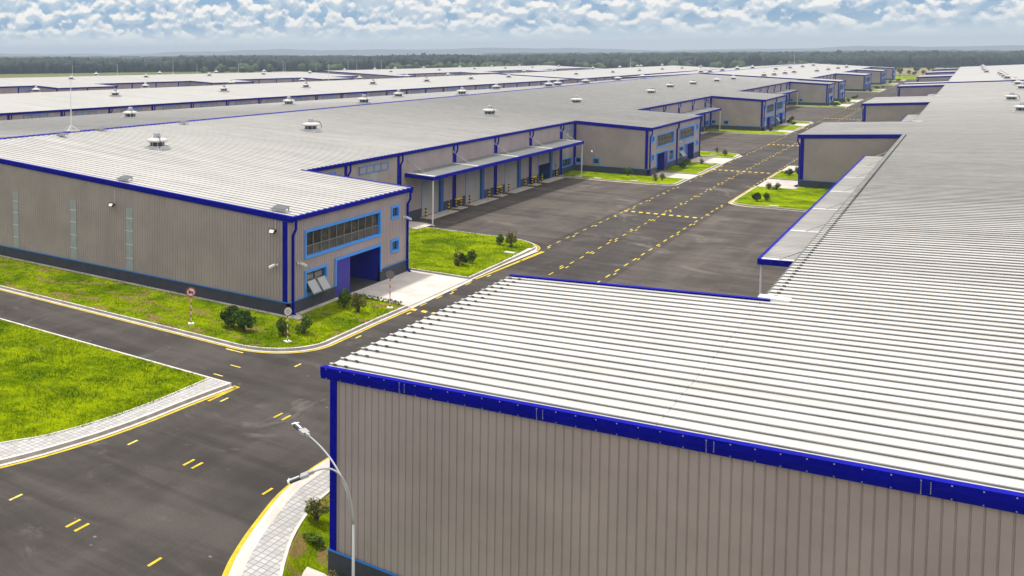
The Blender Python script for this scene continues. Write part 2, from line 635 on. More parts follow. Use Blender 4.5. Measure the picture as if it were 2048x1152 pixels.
def office_face(par, X, n, y0, L, mirror=False, detail=True, open_win=True):
    """street face of one office unit: returns the holes of the wall; builds the parts"""
    k = L/19.7
    def U(a, b):
        a, b = a*k, b*k
        if mirror:
            a, b = L-b, L-a
        return y0+a, y0+b
    holes = []
    ya, yb = U(2.4, 14.2)
    holes.append((ya, yb, 4.3, 6.15))
    window(par, X, n, ya, yb, 4.3, 6.15, 10, .4)
    for za in (2.42, 5.42):
        ya, yb = U(16.5, 17.65)
        holes.append((ya, yb, za, za+.78))
        window(par, X, n, ya, yb, za, za+.78, 2, None, mull=.05)
    ya, yb = U(2.4, 5.3)
    holes.append((ya, yb, 1.42, 3.0))
    w = window(par, X, n, ya, yb, 1.42, 3.0, 2, .55)
    if open_win:
        m = MB()
        g = MB()
        for s in (0, 1):
            c0 = ya+(yb-ya)*(s*.5+.03)
            c1 = ya+(yb-ya)*(s*.5+.47)
            zt, zb, ox = 2.3, 1.42, .62
            xt, xb = X+n*.0, X+n*ox
            for (p, q) in ((c0, c0+.07), (c1-.07, c1)):
                m.loft([(xt, p, zt), (xt, q, zt), (xt+n*.05, q, zt), (xt+n*.05, p, zt)], [(xb, p, zb), (xb, q, zb), (xb+n*.05, q, zb), (xb+n*.05, p, zb)])
            m.box(*sorted((xb, xb+n*.06)), c0, c1, zb-.03, zb+.05)
            g.quad((xt+n*.03, c0, zt), (xt+n*.03, c1, zt), (xb+n*.03, c1, zb), (xb+n*.03, c0, zb))
        sa = m.build('open_sash', 'mullion', w)
        g.build('pane', 'glass_light', w)
    # entrance: panel beside a deep recess, light blue trim round both
    ya, yb = U(6.9, 14.3)
    pa, pb = U(6.9, 9.1)
    ra, rb = U(9.1, 14.3)
    holes.append((ya, yb, 0., 3.2))
    e = MB()
    a, b = sorted((X+n*.10, X-n*.05))
    fw = .2
    e.box(a, b, ya-fw, yb+fw, 3.2, 3.2+fw)
    if mirror:
        e.box(a, b, ya-fw, ya, .95, 3.2).box(a, b, yb, yb+fw, 1.16, 3.2)
    else:
        e.box(a, b, ya-fw, ya, 1.16, 3.2).box(a, b, yb, yb+fw, .95, 3.2)
    ent = e.build('entrance', 'light_blue', par)
    m = MB()
    a, b = sorted((X+n*.05, X-n*.12))
    m.box(a, b, pa, pb, 0, 3.2)
    m.build('panel', 'purple_blue', ent)
    m = MB()
    D = X-n*3.0
    a, b = sorted((X+n*.02, D))
    m.box(a, b, ra-.1, ra, 0, 3.2).box(a, b, rb, rb+.1, 0, 3.2).box(a, b, ra, rb, 3.1, 3.2)
    m.box(*sorted((D, D-n*.1)), ra-.1, rb+.1, 0, 3.2)
    m.build('lining', 'deep_blue', ent)
    MB().box(a, b, ra, rb, .02, .1).build('floor', 'floor_dark', ent)
    m = MB()
    dd = .2+.8
    m.box(*sorted((D+n*.01, D+n*.07)), ra+.5, ra+1.9, .12, 2.4)
    dr = m.build('glass_door', 'mullion', ent)
    MB().box(*sorted((D+n*.075, D+n*.085)), ra+.6, ra+1.8, .25, 2.3).build('pane', 'glass', dr)
    return holes


def downpipe(par, x, n, y, ztop, zbot=.05, mat_='navy', r=.085, kick=True):
    """square rain pipe with its swan neck, on a wall facing +-X"""
    xo, xi = x+n*.36, x+n*.11
    pts = [(xo, y, ztop), (xo, y, ztop-.75), (xi, y, ztop-1.25), (xi, y, zbot+.35)]
    pts += [(xi+n*.28, y, zbot)] if kick else [(xi, y, zbot)]
    MB().tube(pts, r*1.3, 4).build('downpipe', mat_, par)


def eave_gutter(par, x, n, y0, y1, z, mat_='navy', w=.3, h=.36):
    m = MB()
    def sec(y):
        return [(x, y, z), (x+n*w, y, z), (x+n*w, y, z-h*.5), (x+n*w*.7, y, z-h), (x, y, z-h)]
    m.loft(sec(y0), sec(y1))
    m.box(*sorted((x+n*w, x+n*(w+.025))), y0, y1, z-.07, z+.012)
    return m.build('gutter', mat_, par)


def column_band(par, x, n, y, z0, z1, w=.5):
    MB().box(*sorted((x+n*.012, x+n*.06)), y-w/2, y+w/2, z0, z1).build('column_trim', 'navy', par)


def louvre(par, x, n, y0, y1, z0, z1, cells=4):
    m = MB()
    a, b = sorted((x+n*.01, x+n*.10))
    f = .09
    m.box(a, b, y0, y1, z0, z0+f).box(a, b, y0, y1, z1-f, z1)
    for i in range(cells+1):
        y = y0+(y1-y0-f)*i/cells
        m.box(a-.004, b+.004, y, y+f, z0, z1)
    o = m.build('louvre', 'line_blue', par)
    m = MB()
    k = 7
    for i in range(k):
        z = z0+f+(z1-z0-2*f)*i/k
        h = (z1-z0-2*f)/k
        m.quad((x+n*.085, y0, z), (x+n*.085, y1, z), (x+n*.02, y1, z+h*1.15), (x+n*.02, y0, z+h*1.15))
    m.build('slats', 'louvre', o)


def roller_door(par, x, n, y0, y1, z1, open_=0.):
    zb = .02+open_
    m = MB()
    z, h = zb, .21
    xi = x-n*.14
    while z < z1:
        t = min(z+h, z1)
        m.quad((xi, y0, z), (xi, y1, z), (xi+n*.07, y1, z+.02), (xi+n*.07, y0, z+.02))
        m.quad((xi+n*.07, y0, z+.02), (xi+n*.07, y1, z+.02), (xi, y1, t), (xi, y0, t))
        z += h
    d = m.build('roller_door', 'shutter', par)
    m = MB()
    a, b = sorted((x+n*.05, x-n*.2))
    m.box(a, b, y0-.1, y0, 0, z1+.1).box(a, b, y0, y1, z1, z1+.1)
    m.build('frame', 'line_blue', d)
    m = MB()
    m.box(*sorted((x+n*.14, x-n*.2)), y1, y1+.85, 0, z1+.35)
    m.build('door_pillar', 'door_blue', par)
    return d


def canopy(par, xw, n, y0, y1, rods, z=5.55, w=3.4, strut_z=7.25, posts=True, sheet_mat='canopy_sheet', step=.45, rib=.04):
    m = MB()
    k, yy = 0, y0
    zb = z+.16
    v, f = [], []
    y = y0
    while y < y1-.01:
        e = min(y+step, y1)
        m.quad((xw, y, zb+.05), (xw, e-.09, zb+.05), (xw+n*w, e-.09, z+.05), (xw+n*w, y, z+.05))
        m.quad((xw, e-.09, zb+.05), (xw, e-.07, zb+.05+rib), (xw+n*w, e-.07, z+.05+rib), (xw+n*w, e-.09, z+.05))
        m.quad((xw, e-.07, zb+.05+rib), (xw, e-.02, zb+.05+rib), (xw+n*w, e-.02, z+.05+rib), (xw+n*w, e-.07, z+.05+rib))
        m.quad((xw, e-.02, zb+.05+rib), (xw, e, zb+.05), (xw+n*w, e, z+.05), (xw+n*w, e-.02, z+.05+rib))
        y = e
    m.box(*sorted((xw, xw+n*w)), y0+.05, y1-.05, z-.22, z-.12)
    c = m.build('canopy', sheet_mat, par)
    m = MB()
    m.box(*sorted((xw+n*w, xw+n*(w+.16))), y0-.1, y1+.1, z-.28, z+.14)
    for ye in (y0, y1):
        s = -1 if ye == y0 else 1
        A = [(xw, ye, zb-.3), (xw, ye+s*.1, zb-.3), (xw, ye+s*.1, zb+.14), (xw, ye, zb+.14)]
        B = [(xw+n*w, ye, z-.27), (xw+n*w, ye+s*.1, z-.27), (xw+n*w, ye+s*.1, z+.13), (xw+n*w, ye, z+.13)]
        m.loft(A, B)
    m.build('fascia', 'navy', c)
    for y in rods:
        m = MB()
        m.loft([(xw+n*.05, y-.28, zb+.09), (xw+n*.05, y+.28, zb+.09), (xw+n*.05, y+.28, zb+.12), (xw+n*.05, y-.28, zb+.12)],
               [(xw+n*(w-.05), y-.28, z+.09), (xw+n*(w-.05), y+.28, z+.09), (xw+n*(w-.05), y+.28, z+.12), (xw+n*(w-.05), y-.28, z+.12)])
        m.build('flashing', 'white_metal', c)
        m = MB()
        m.tube([(xw+n*.05, y, strut_z), (xw+n*w*.72, y, z+.18)], .038, 6)
        m.box(*sorted((xw+n*.01, xw+n*.10)), y-.13, y+.13, strut_z-.13, strut_z+.13)
        m.build('tie_rod', 'galv', c)
    if posts:
        for y in (y0+.25, y1-.25):
            m = MB()
            m.tube([(xw+n*(w-.05), y, 0), (xw+n*(w-.05), y, z-.2)], .085, 10)
            m.box(*sorted((xw+n*(w-.25), xw+n*(w+.15))), y-.2, y+.2, 0.01, .05)
            m.build('post', 'white_metal', c)
    return c


S_A, S_B = .06, .055


class Hall:
    """long hall with office blocks standing forward of it along the street side"""
    def __init__(s, name, label, xf, n, slope, zf, depth, ridge, xback, zback, y0, y1, blocks, ribs, pitch, tilt=0., lift=0., zb=0., wallpitch=.28, group=None, gap=11.4, back_fn=None):
        s.xf, s.n, s.slope, s.zf = xf, n, slope, zf
        s.xd = xf-n*gap                      # recessed dock wall
        s.zd = zf+slope*gap
        s.y0, s.y1, s.zb = y0, y1, zb
        org = (xf, y0, 0)
        s.p = thing('warehouse', label, 'warehouse', org, group, tilt, lift)
        s.blocks = blocks
        s.ridge = ridge
        s.zr = zf+slope*abs(ridge-xf)
        s.xb = xback
        p = s.p
        # roof
        m = MB()
        xe = s.xd+n*.3
        ze = s.zd-slope*.3
        ribroof(m, xe, ze, ridge, s.zr, y0-.1, y1+.1, pitch, ribs=ribs, h=.085 if n < 0 else .06)
        ribroof(m, ridge, s.zr, xback, back_fn or zback, y0-.1, y1+.1, pitch, ribs=ribs, h=.085 if n < 0 else .06)
        for b in blocks:
            ribroof(m, xf+n*.32, zf-slope*.32, xe+n*.01, ze-slope*.01, b[0]-.1, b[1]+.1, pitch, ribs=ribs, h=.085 if n < 0 else .06)
        s.roof = m.build('roof', [('roof_sheet' if n < 0 else 'roof_weathered') if ribs else 'roof_distant', 'rib_shade' if n < 0 else 'rib_shade_pale'], p)
        # ridge cap
        m = MB()
        m.loft([(ridge-.35, y0-.1, s.zr+.05), (ridge, y0-.1, s.zr+.14), (ridge+.35, y0-.1, s.zr+.05), (ridge, y0-.1, s.zr-.1)],
               [(ridge-.35, y1+.1, s.zr+.05), (ridge, y1+.1, s.zr+.14), (ridge+.35, y1+.1, s.zr+.05), (ridge, y1+.1, s.zr-.1)])
        m.build('ridge_cap', 'navy', s.roof)
        # gable fascias
        firstS = any(abs(b[0]-y0) < .5 for b in blocks)
        lastN = any(abs(b[1]-y1) < .5 for b in blocks)
        def gf(*a_):
            q_ = MB()
            gable_fascia(q_, *a_)
            q_.build('fascia', 'navy', s.roof)
        zbk0 = back_fn(y0) if back_fn else zback
        zbk1 = back_fn(y1) if back_fn else zback
        xa = xf+n*.36 if firstS else s.xd+n*.36
        gf(y0, -1, xa, zf+slope*abs(xa-xf)*(-1 if firstS else 1), ridge, s.zr)
        gf(y0, -1, ridge, s.zr, xback, zbk0)
        xa = xf+n*.36 if lastN else s.xd+n*.36
        gf(y1, 1, xa, zf+slope*abs(xa-xf)*(-1 if lastN else 1), ridge, s.zr)
        gf(y1, 1, ridge, s.zr, xback, zbk1)
        for b in blocks:
            for ye, q in ((b[0], -1), (b[1], 1)):
                if abs(ye-y0) < .5 or abs(ye-y1) < .5:
                    continue
                gf(ye, q, xf+n*.36, zf-slope*.36, s.xd, s.zd, .46)
        s.wallpitch = wallpitch
    def z(s, x):
        return s.zf+s.slope*(s.xf-x)*s.n
    def gable_wall(s, y, q, x0, x1, z0=1.15):
        """x0<x1 wall at y facing q"""
        m = MB()
        ribwall(m, 'x', y, q, x0, x1, z0, s.z(x0)-.02, s.z(x1)-.02, s.wallpitch)
        return m.build('wall', 'wall_sheet', s.p)
    def plinth_x(s, y, q, x0, x1, z1=1.15):
        m = MB()
        a, b = sorted((y+q*.05, y-q*.2))
        m.box(x0, x1, a, b, s.zb, z1)
        o = m.build('plinth', 'plinth', s.p)
        m = MB()
        a, b = sorted((y+q*.055, y+q*.085))
        m.box(x0, x1, a, b, z1-.04, z1+.04)
        m.build('plinth_line', 'line_blue', o)
    def corner(s, x, y, z0=1.15):
        n = s.n
        m = MB()
        q = -1
        m.box(*sorted((x-n*.5, x-n*.1)), y-.065, y-.008, z0, s.z(x)-.4)
        m.build('corner_trim', 'navy', s.p)


# ------------------------------------------------------------------ left warehouse (near row)
A = Hall('warehouse', 'long grey warehouse with a blue entrance at its nearest corner, left of the road', -38.4, 1, S_A, 7.7, 11.4, -83.5, -118, 8,
         58.7, 421, [(58.7, 78.4), (161.5, 197.6), (267, 301.5), (398, 415.5)], True, .84,
         back_fn=lambda y: max(7.2, 9.2-.008*(y-121)))
B = Hall('warehouse', 'huge white roofed warehouse nearest the camera, its grey front wall windowless', -18.6, -1, S_B, 7.62, 11.3, 26, 70, 8,
         31.4, 403, [(31.4, 51.05), (161.5, 191), (261, 296), (385, 403)], True, .84, zb=-1.0, gap=11.75)
A2 = Hall('warehouse', 'distant grey warehouse beyond the nearest left one, starting at a blue roof step', -38.4, 1, S_A, 7.65, 11.4, -83.5, -118, 8.,
          434.5, 754, [(434.5, 452), (541, 573), (642, 673), (736, 754)], False, .84, wallpitch=.68)
B2 = Hall('warehouse', 'distant pale roofed warehouse at the far end of the road, right side', -18.6, -1, S_B, 7.6, 11.3, 26, 70, 8,
          417, 757, [(417, 433), (515, 545), (606, 636), (696, 720)], False, .84, wallpitch=.68, gap=11.75)


def finish_left(hall, detail_blocks, dpitch):
    p = hall.p
    xf, xd = hall.xf, hall.xd
    for i, b in enumerate(hall.blocks):
        y0, y1 = b
        L = y1-y0
        hm = []
        if L > 25:
            hm += office_face(p, xf, 1, y0, L/2, mirror=True, open_win=False)
            hm += office_face(p, xf, 1, y0+L/2, L/2, mirror=False, open_win=True)
        else:
            hm += office_face(p, xf, 1, y0, L, mirror=False)
        m = MB()
        ribwall(m, 'y', xf, 1, y0, y1, 1.15, 7.62, 7.62, hall.wallpitch, holes=hm)
        m.build('wall', 'wall_sheet', p)
        # plinth interrupted by the entrances
        ent = sorted((h[0], h[1]) for h in hm if h[2] < .1)
        cur = y0-.05
        for a, c in ent+[(y1+.05, None)]:
            o = MB().box(xf-.2, xf+.05, cur, a, 0, 1.15).build('plinth', 'plinth', p)
            MB().box(xf+.055, xf+.085, cur, a-.001, 1.11, 1.19).build('plinth_line', 'line_blue', o)
            cur = c
        g = eave_gutter(p, xf+.06, 1, y0-.25, y1+.25, 7.7)
        downpipe(p, xf, 1, y0+.45, 7.5)
        downpipe(p, xf, 1, y1-.35, 7.5)
        if L > 25:
            downpipe(p, xf, 1, y0+L/2, 7.5, r=.12)
        # side walls of the block
        if i == 0:
            hall.gable_wall(y0, -1, hall.ridge, xf)
            hall.plinth_x(y0, -1, hall.ridge-36, xf+.05)
            m = MB()
            zb0 = 9.2-.008*(y0-121) if hall is A else 8
            ribwall(m, 'x', y0, -1, hall.xb, hall.ridge, 1.15, zb0-.02, hall.zr-.02, hall.wallpitch)
            m.build('wall', 'wall_sheet', p)
        else:
            hall.gable_wall(y0, -1, xd, xf)
            hall.plinth_x(y0, -1, xd, xf+.05)
            MB().box(xd+.06, xd+.45, y0-.065, y0-.008, 1.15, hall.zd-.45).build('corner_trim', 'navy', p)
            windowx(p, y0, -1, -46.55, -45.8, 1.62, 2.28)
            windowx(p, y0, -1, -49.3, -48.6, 1.62, 2.28)
        hall.corner(xf, y0)
        if abs(y1-hall.y1) > .5:
            hall.gable_wall(y1, 1, xd, xf)
            hall.plinth_x(y1, 1, xd, xf+.05)
        else:
            hall.gable_wall(y1, 1, hall.ridge, xf, .0)
    # remaining outer walls
    m = MB()
    m.box(hall.xb, hall.xb+.2, hall.y0, hall.y1, 0, 7.1)
    ribwall(m, 'x', hall.y1, 1, hall.ridge, xd, 0, hall.zr-.02, hall.zd-.02, .68)
    ribwall(m, 'x', hall.y1, 1, hall.xb, hall.ridge, 0, 7.1, hall.zr-.02, .68)
    m.build('wall', 'wall_sheet', p)


def left_dock(hall, y0, y1, ycols, full=True):
    p, xd = hall.p, hall.xd
    zt = hall.zd-.05
    holes = []
    eave_gutter(p, xd+.02, 1, y0+.16, y1-.16, hall.zd-.0)
    bays = [y0]+list(ycols)+[y1]
    doors = []
    canopy_from = ycols[1]+1.7
    for yc in ycols:
        column_band(p, xd, 1, yc, .0, zt-.3)
        downpipe(p, xd, 1, yc+.42, hall.zd-.2, kick=False)
    # louvres in the first and the last bay
    for a, b in ((bays[1]+2.8, bays[1]+9.4), (y0+1.2, y0+6.5), (bays[-2]+.9, y1-.9)):
        b = min(b, y1-.9)
        louvre(p, xd, 1, a, b, 6.75, 7.6)
        mid = (a+b)/2
        MB().box(xd+.008, xd+.03, mid-.8, mid+.8, 2.3, 6.75).build('skylight_strip', 'translucent', p)
    for i in range(2, len(bays)-2):
        a = bays[i]
        dy0, dy1 = a+(3.9 if i > 2 else 6.2), a+(8.9 if i > 2 else 11.2)
        holes.append((dy0, dy1+.85, 0, 4.3))
        op = 2.45 if (i == len(bays)-3 and full) else 0
        roller_door(p, xd, 1, dy0, dy1, 4.3, op)
        doors.append((dy0, dy1))
    # staff doors
    for yc in (ycols[1]+2.3, ycols[-1]-2.1):
        m = MB()
        m.box(xd+.01, xd+.05, yc-.55, yc+.55, .05, 2.6)
        d = m.build('staff_door', 'wall_sheet', p)
        MB().box(xd+.05, xd+.07, yc-.6, yc-.55, .05, 2.65).box(xd+.05, xd+.07, yc+.55, yc+.6, .05, 2.65).box(xd+.05, xd+.07, yc-.55, yc+.55, 2.6, 2.65).build('frame', 'line_blue', d)
        MB().box(xd+.05, xd+.07, yc-.12, yc+.12, 1.5, 2.2).build('pane', 'glass', d)
    ya, yb = ycols[-1]+1., y1-.9
    holes.append((ya, yb, 1.2, 2.35))
    window(p, xd, 1, ya, yb, 1.2, 2.35, 3, None, fw=.15)
    m = MB()
    ribwall(m, 'y', xd, 1, y0, y1, 1.15, zt, zt, hall.wallpitch, holes=holes)
    # strip of sheet below the plinth line is replaced by the plinth itself
    m.build('wall', 'wall_sheet', p)
    cur = y0
    for dy0, dy1 in doors+[(y1, y1)]:
        MB().box(xd-.2, xd+.05, cur, dy0-.1, 0, 1.15).build('plinth', 'plinth', p)
        cur = dy1+.85
    # dark hall behind the doors
    for dy0, dy1 in doors:
        m = MB()
        m.box(xd-6., xd-.3, dy0-.3, dy0-.2, 0, 4.3).box(xd-6., xd-.3, dy1+.9, dy1+1., 0, 4.3).box(xd-6.1, xd-6., dy0-.3, dy1+1., 0, 4.3)
        m.box(xd-6., xd-.21, dy0-.2, dy1+.9, 4.3, 4.4)
        m.build('dock_interior', 'door_blue', p)
    rods = [c-.25 for c in ycols[1:]]
    rods[0] = canopy_from-.6
    canopy(p, xd+.02, 1, canopy_from, ycols[-1]+(.3 if not full else .1), [canopy_from+.8]+[c-.3 for c in ycols[2:]])
    return doors


finish_left(A, 3, .34)
D1 = left_dock(A, 78.4, 161.5, [87, 99, 114.2, 127.8, 141.3, 155.0])
D2 = left_dock(A, 197.6, 267, [207.4, 220.6, 234, 247.4, 260.8], False)
D3 = left_dock(A, 301.5, 398, [311, 324.5, 338, 351.5, 365, 378.5, 391.5], False)
finish_left(A2, 0, .68)
for a, b in ((452, 541), (573, 642), (673, 736)):
    cols_ = np.arange(b-6.3, a+5, -13.4)[::-1].tolist()
    left_dock(A2, a, b, cols_, False)
# strips of translucent sheet on the near gable
for x in (-54.7, -61.7, -69.8, -77.4):
    m = MB()
    m.box(x-.4, x+.4, 58.655, 58.69, 1.22, 6.7)
    o = m.build('skylight_strip', 'translucent', A.p)
    for z in (2.3, 3.5, 4.7, 5.8):
        MB().box(x-.42, x+.42, 58.645, 58.65, z-.03, z+.03).build('joint', 'white_metal', o)

# ------------------------------------------------------------------ right warehouses (near and far)
def finish_right(hall):
    p, xf, xd = hall.p, hall.xf, hall.xd
    for i, (y0, y1) in enumerate(hall.blocks):
        near = (hall is B and i == 0)
        zpl = .40 if near else 1.15
        m = MB()
        ribwall(m, 'y', xf, -1, y0, y1, zpl, 7.5, 7.5, hall.wallpitch)
        m.build('wall', 'wall_sheet', p)
        MB().box(xf-.05, xf+.2, y0, y1, hall.zb, zpl).build('plinth', 'plinth', p)
        eave_gutter(p, xf-.04, -1, y0-.1, y1+.1, 7.48, mat_='navy' if not near else 'gutter_grey', w=.2, h=.2)
        x1 = 26. if i == 0 else xd
        hall.gable_wall(y0, -1, xf, x1, zpl)
        hall.plinth_x(y0, -1, xf-.05, x1, zpl)
        m = MB()
        m.box(xf+.02, xf+.3 if near else xf+.45, y0-.065, y0-.008, zpl, 7.25)
        m.build('corner_trim', 'navy', p)
        if not near:
            downpipe(p, xf, -1, y0+.3, 7.4)
        if abs(y1-hall.y1) > .5:
            hall.gable_wall(y1, 1, xf, xd)
            hall.plinth_x(y1, 1, xf-.05, xd)
    bl = hall.blocks
    for i in range(len(bl)):
        a = bl[i][1]
        b = bl[i+1][0] if i+1 < len(bl) else hall.y1
        if b-a < 2:
            continue
        m = MB()
        ribwall(m, 'y', xd, -1, a, b, 0, hall.zd-.1, hall.zd-.1, .68)
        m.build('wall', 'wall_sheet', p)
        eave_gutter(p, xd-.02, -1, a+.16, b-.16, hall.zd-.02, 'gutter_grey', w=.34, h=.3)
        rods = np.arange(a+37, b-19, 13.45).tolist() if b-a > 90 else np.arange(a+26, b-12, 13.45).tolist()
        if len(rods) > 1:
            canopy(p, xd-.02, -1, rods[0]-13.3, rods[-1]+13.0, [rods[0]-13.0]+rods+[rods[-1]+12.7], sheet_mat='roof_sheet', step=.6, rib=.09, w=3.8)
        # pale capping where the block roof meets the dock eave
        m = MB()
        m.box(xd-.5, xd+.75, a+.05, a+.75, hall.zd-.02, hall.zd+.13)
        m.build('flashing', 'white_metal', hall.roof)
    m = MB()
    m.box(hall.xb-.2, hall.xb, hall.y0, hall.y1, -1, 7.8)
    ribwall(m, 'x', hall.y0, -1, 26, hall.xb, -1, hall.zr-.02, 8, .68)
    ribwall(m, 'x', hall.y1, 1, xd, 26, -1, hall.zd, hall.zr-.02, .68)
    ribwall(m, 'x', hall.y1, 1, 26, hall.xb, -1, hall.zr-.02, 8, .68)
    m.build('wall', 'wall_sheet', p)


finish_right(B)
finish_right(B2)
# rivets and lap joints on the near gutter board
m = MB()
k = 0
x = -18.7
while x < 12:
    z = 7.62+S_B*(x+18.6)
    m.box(x-.016, x+.016, 31.218, 31.235, z+.02, z+.05)
    m.box(x-.014, x+.014, 31.255, 31.283, z-.34, z-.315)
    if k % 8 == 5:
        for d in (0, .2):
            for j in range(7):
                zz = z-.28+j*.05
                m.box(x+d-.008, x+d+.008, 31.215, 31.26, zz, zz+.025)
    x += .62
    k += 1
struct(m.build('rivet', 'galv', B.roof), 'stuff')
# pale clips at the rib ends on the near roof edge
m = MB()
y = math.ceil(31.6/.84)*.84
while y < 51:
    for dx in (.25, .75):
        x = -18.92+dx
        z = 7.62+S_B*(x+18.6)+.076
        m.box(x-.07, x+.07, y-.085, y-.03, z-.03, z+.02)
    y += .84
y = math.ceil(51.9/.84)*.84
while y < 161:
    x = -6.75
    z = 7.62+S_B*(x+18.6)+.076
    m.box(x-.07, x+.07, y-.085, y-.03, z-.03, z+.02)
    y += .84
struct(m.build('clip', 'dark_steel', B.roof), 'stuff')

# ------------------------------------------------------------------ rows behind on the left
def fascia_piece(par, *a_):
    q_ = MB()
    gable_fascia(q_, *a_)
    q_.build('fascia', 'navy', par)


def plain_row(label, y0, y1, yref, lift, tilt, group=None):
    """second row: one long hall whose louvred wall faces us"""
    org = (-135, yref, 0)
    p = thing('warehouse', label, 'warehouse', org, group, tilt, lift)
    m = MB()
    ze, zr = 8.35, 8.35+.055*34
    ribroof(m, -134.65, ze-.02, -169, zr, y0-.1, y1+.1, ribs=False)
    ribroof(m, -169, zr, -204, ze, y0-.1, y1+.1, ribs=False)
    roof = m.build('roof', 'roof_distant', p)
    fascia_piece(roof, y0, -1, -134.6, ze-.02, -169, zr)
    fascia_piece(roof, y0, -1, -169, zr, -204, ze)
    fascia_piece(roof, y1, 1, -134.6, ze-.02, -169, zr)
    m = MB()
    ribwall(m, 'y', -135, 1, y0, y1, -4, 8.3, 8.3, .68)
    ribwall(m, 'x', y0, -1, -169, -135, -4, zr-.02, ze-.02, .68)
    ribwall(m, 'x', y0, -1, -204, -169, -4, ze-.02, zr-.02, .68)
    ribwall(m, 'x', y1, 1, -169, -135, -4, zr-.02, ze-.02, .68)
    ribwall(m, 'x', y1, 1, -204, -169, -4, ze-.02, zr-.02, .68)
    m.box(-204, -203.8, y0, y1, -4, 8.2)
    m.build('wall', 'wall_sheet', p)
    eave_gutter(p, -134.98, 1, y0-.1, y1+.1, 8.33, h=.4)
    y = y0+.6
    prev = None
    while y < y1:
        column_band(p, -135, 1, y, -2, 8., .55)
        downpipe(p, -135, 1, y+.5, 8.2, -2, kick=False)
        if prev is not None:
            louvre(p, -135, 1, prev+3.6, prev+9.8, 6.65, 7.65, 3)
        prev = y
        y += 13.45
    return p


plain_row('grey warehouse with a row of wall louvres, behind the nearest left warehouse', 98, 431.5, 110, .95, -.0058, 'warehouses in the second row')
plain_row('distant grey warehouse continuing the louvred second row beyond a blue gable step', 440.8, 777, 441, -1.02, -.0025, 'warehouses in the second row')


def third_row(label, y0, y1, blocks, yref, lift, tilt):
    org = (-224, yref, 0)
    p = thing('warehouse', label, 'warehouse', org, 'warehouses in the third row', tilt, lift)
    zo, zd = 7.68, 8.3
    xr, zr = -269, 8.3+.055*34
    m = MB()
    ribroof(m, -234.7, zd-.02, xr, zr, y0-.1, y1+.1, ribs=False)
    ribroof(m, xr, zr, -304, zd, y0-.1, y1+.1, ribs=False)
    for a, b in blocks:
        ribroof(m, -223.7, zo-.02, -234.7, zd-.02, a-.1, b+.1, ribs=False)
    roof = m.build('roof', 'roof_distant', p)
    fascia_piece(roof, y0, -1, -234.6, zd, xr, zr)
    fascia_piece(roof, y0, -1, xr, zr, -304, zd)
    fascia_piece(roof, y1, 1, -234.6, zd, xr, zr)
    for a, b in blocks:
        fascia_piece(roof, a, -1, -223.6, zo, -235, zd)
        fascia_piece(roof, b, 1, -223.6, zo, -235, zd)
    m = MB()
    ribwall(m, 'y', -235, 1, y0, y1, -4, zd-.05, zd-.05, .9)
    ribwall(m, 'x', y0, -1, xr, -235, -4, zr-.02, zd-.02, .9)
    ribwall(m, 'x', y0, -1, -304, xr, -4, zd-.02, zr-.02, .9)
    ribwall(m, 'x', y1, 1, xr, -235, -4, zr-.02, zd-.02, .9)
    ribwall(m, 'x', y1, 1, -304, xr, -4, zd-.02, zr-.02, .9)
    m.box(-304, -303.8, y0, y1, -4, 8.2)
    for a, b in blocks:
        ribwall(m, 'y', -224, 1, a, b, -4, zo-.05, zo-.05, .9)
        ribwall(m, 'x', a, -1, -235, -224, -4, zd-.02, zo-.02, .9)
        ribwall(m, 'x', b, 1, -235, -224, -4, zd-.02, zo-.02, .9)
    m.build('wall', 'wall_sheet', p)
    for a, b in blocks:
        eave_gutter(p, -223.98, 1, a-.1, b+.1, zo, h=.4)
        for y in (a+.4, (a+b)/2, b-.4):
            column_band(p, -224, 1, y, -2, zo-.3, .6)
    cur = y0
    for a, b in blocks+[(y1, y1)]:
        if a-cur > 6:
            eave_gutter(p, -234.98, 1, cur+.2, a-.2, zd, h=.4)
            y = a-6.5
            while y > cur+1:
                column_band(p, -235, 1, y, -2, zd-.3, .6)
                y -= 13.4
            louvre(p, -235, 1, a-5.4, a-.8, 6.6, 7.6, 3) if a < y1 else None
        cur = b


third_row('far left grey warehouse in the third row, with blue edged blocks jutting out', 150, 424, [(150, 172), (206, 234.5), (287.5, 316), (369, 397)], 234, 1.24, -.0078)
third_row('farthest grey warehouse at the back of the third row, its long roof below the woods', 443.5, 800, [(443.5, 464), (546, 583), (648, 690), (775, 800)], 465, -.28, -.0058)

# ------------------------------------------------------------------ ground, roads, lawns
def sheet(name, pts, z, m, kind='structure'):
    o = MB().add([(x, y, z) for x, y in pts], [tuple(range(len(pts)))]).build(name, m)
    return struct(o, kind)


gx = [-9000, -1500, -330, -325, 140, 150, 1500, 9000]
g = MB()
xs = [-9000, -800, -320, 150, 800, 9000]
ys = [-2000, -200, 0, 800, 1500, 9000]
for i in range(5):
    for j in range(5):
        g.quad((xs[i], ys[j], -1.2 if ys[j] < 790 else -.6), (xs[i+1], ys[j], -1.2 if ys[j] < 790 else -.6), (xs[i+1], ys[j+1], -1.2 if ys[j+1] < 790 else -.6), (xs[i], ys[j+1], -1.2 if ys[j+1] < 790 else -.6))
struct(g.build('ground', 'field'))
EDGE = [(-16.9, 22.9), (-19.3, 26.2), (-20.5, 28.35), (-21.2, 30.3), (-21.8, 32.3), (-22.4, 34.8), (-22.6, 37.2)]
struct(MB().add([(-320, -30, 0), (-10, -30, 0)]+[(x, y, 0) for x, y in EDGE]+[(-320, 37.2, 0), (80, 37.2, 0), (80, 772, 0), (-320, 772, 0)],
                [tuple(range(10)), (9, 8, 10, 11, 12)]).build('road', 'asphalt'))
sheet('meadow', [(-120, 772), (60, 772), (60, 860), (-120, 850)], -.02, 'lawn_grass')


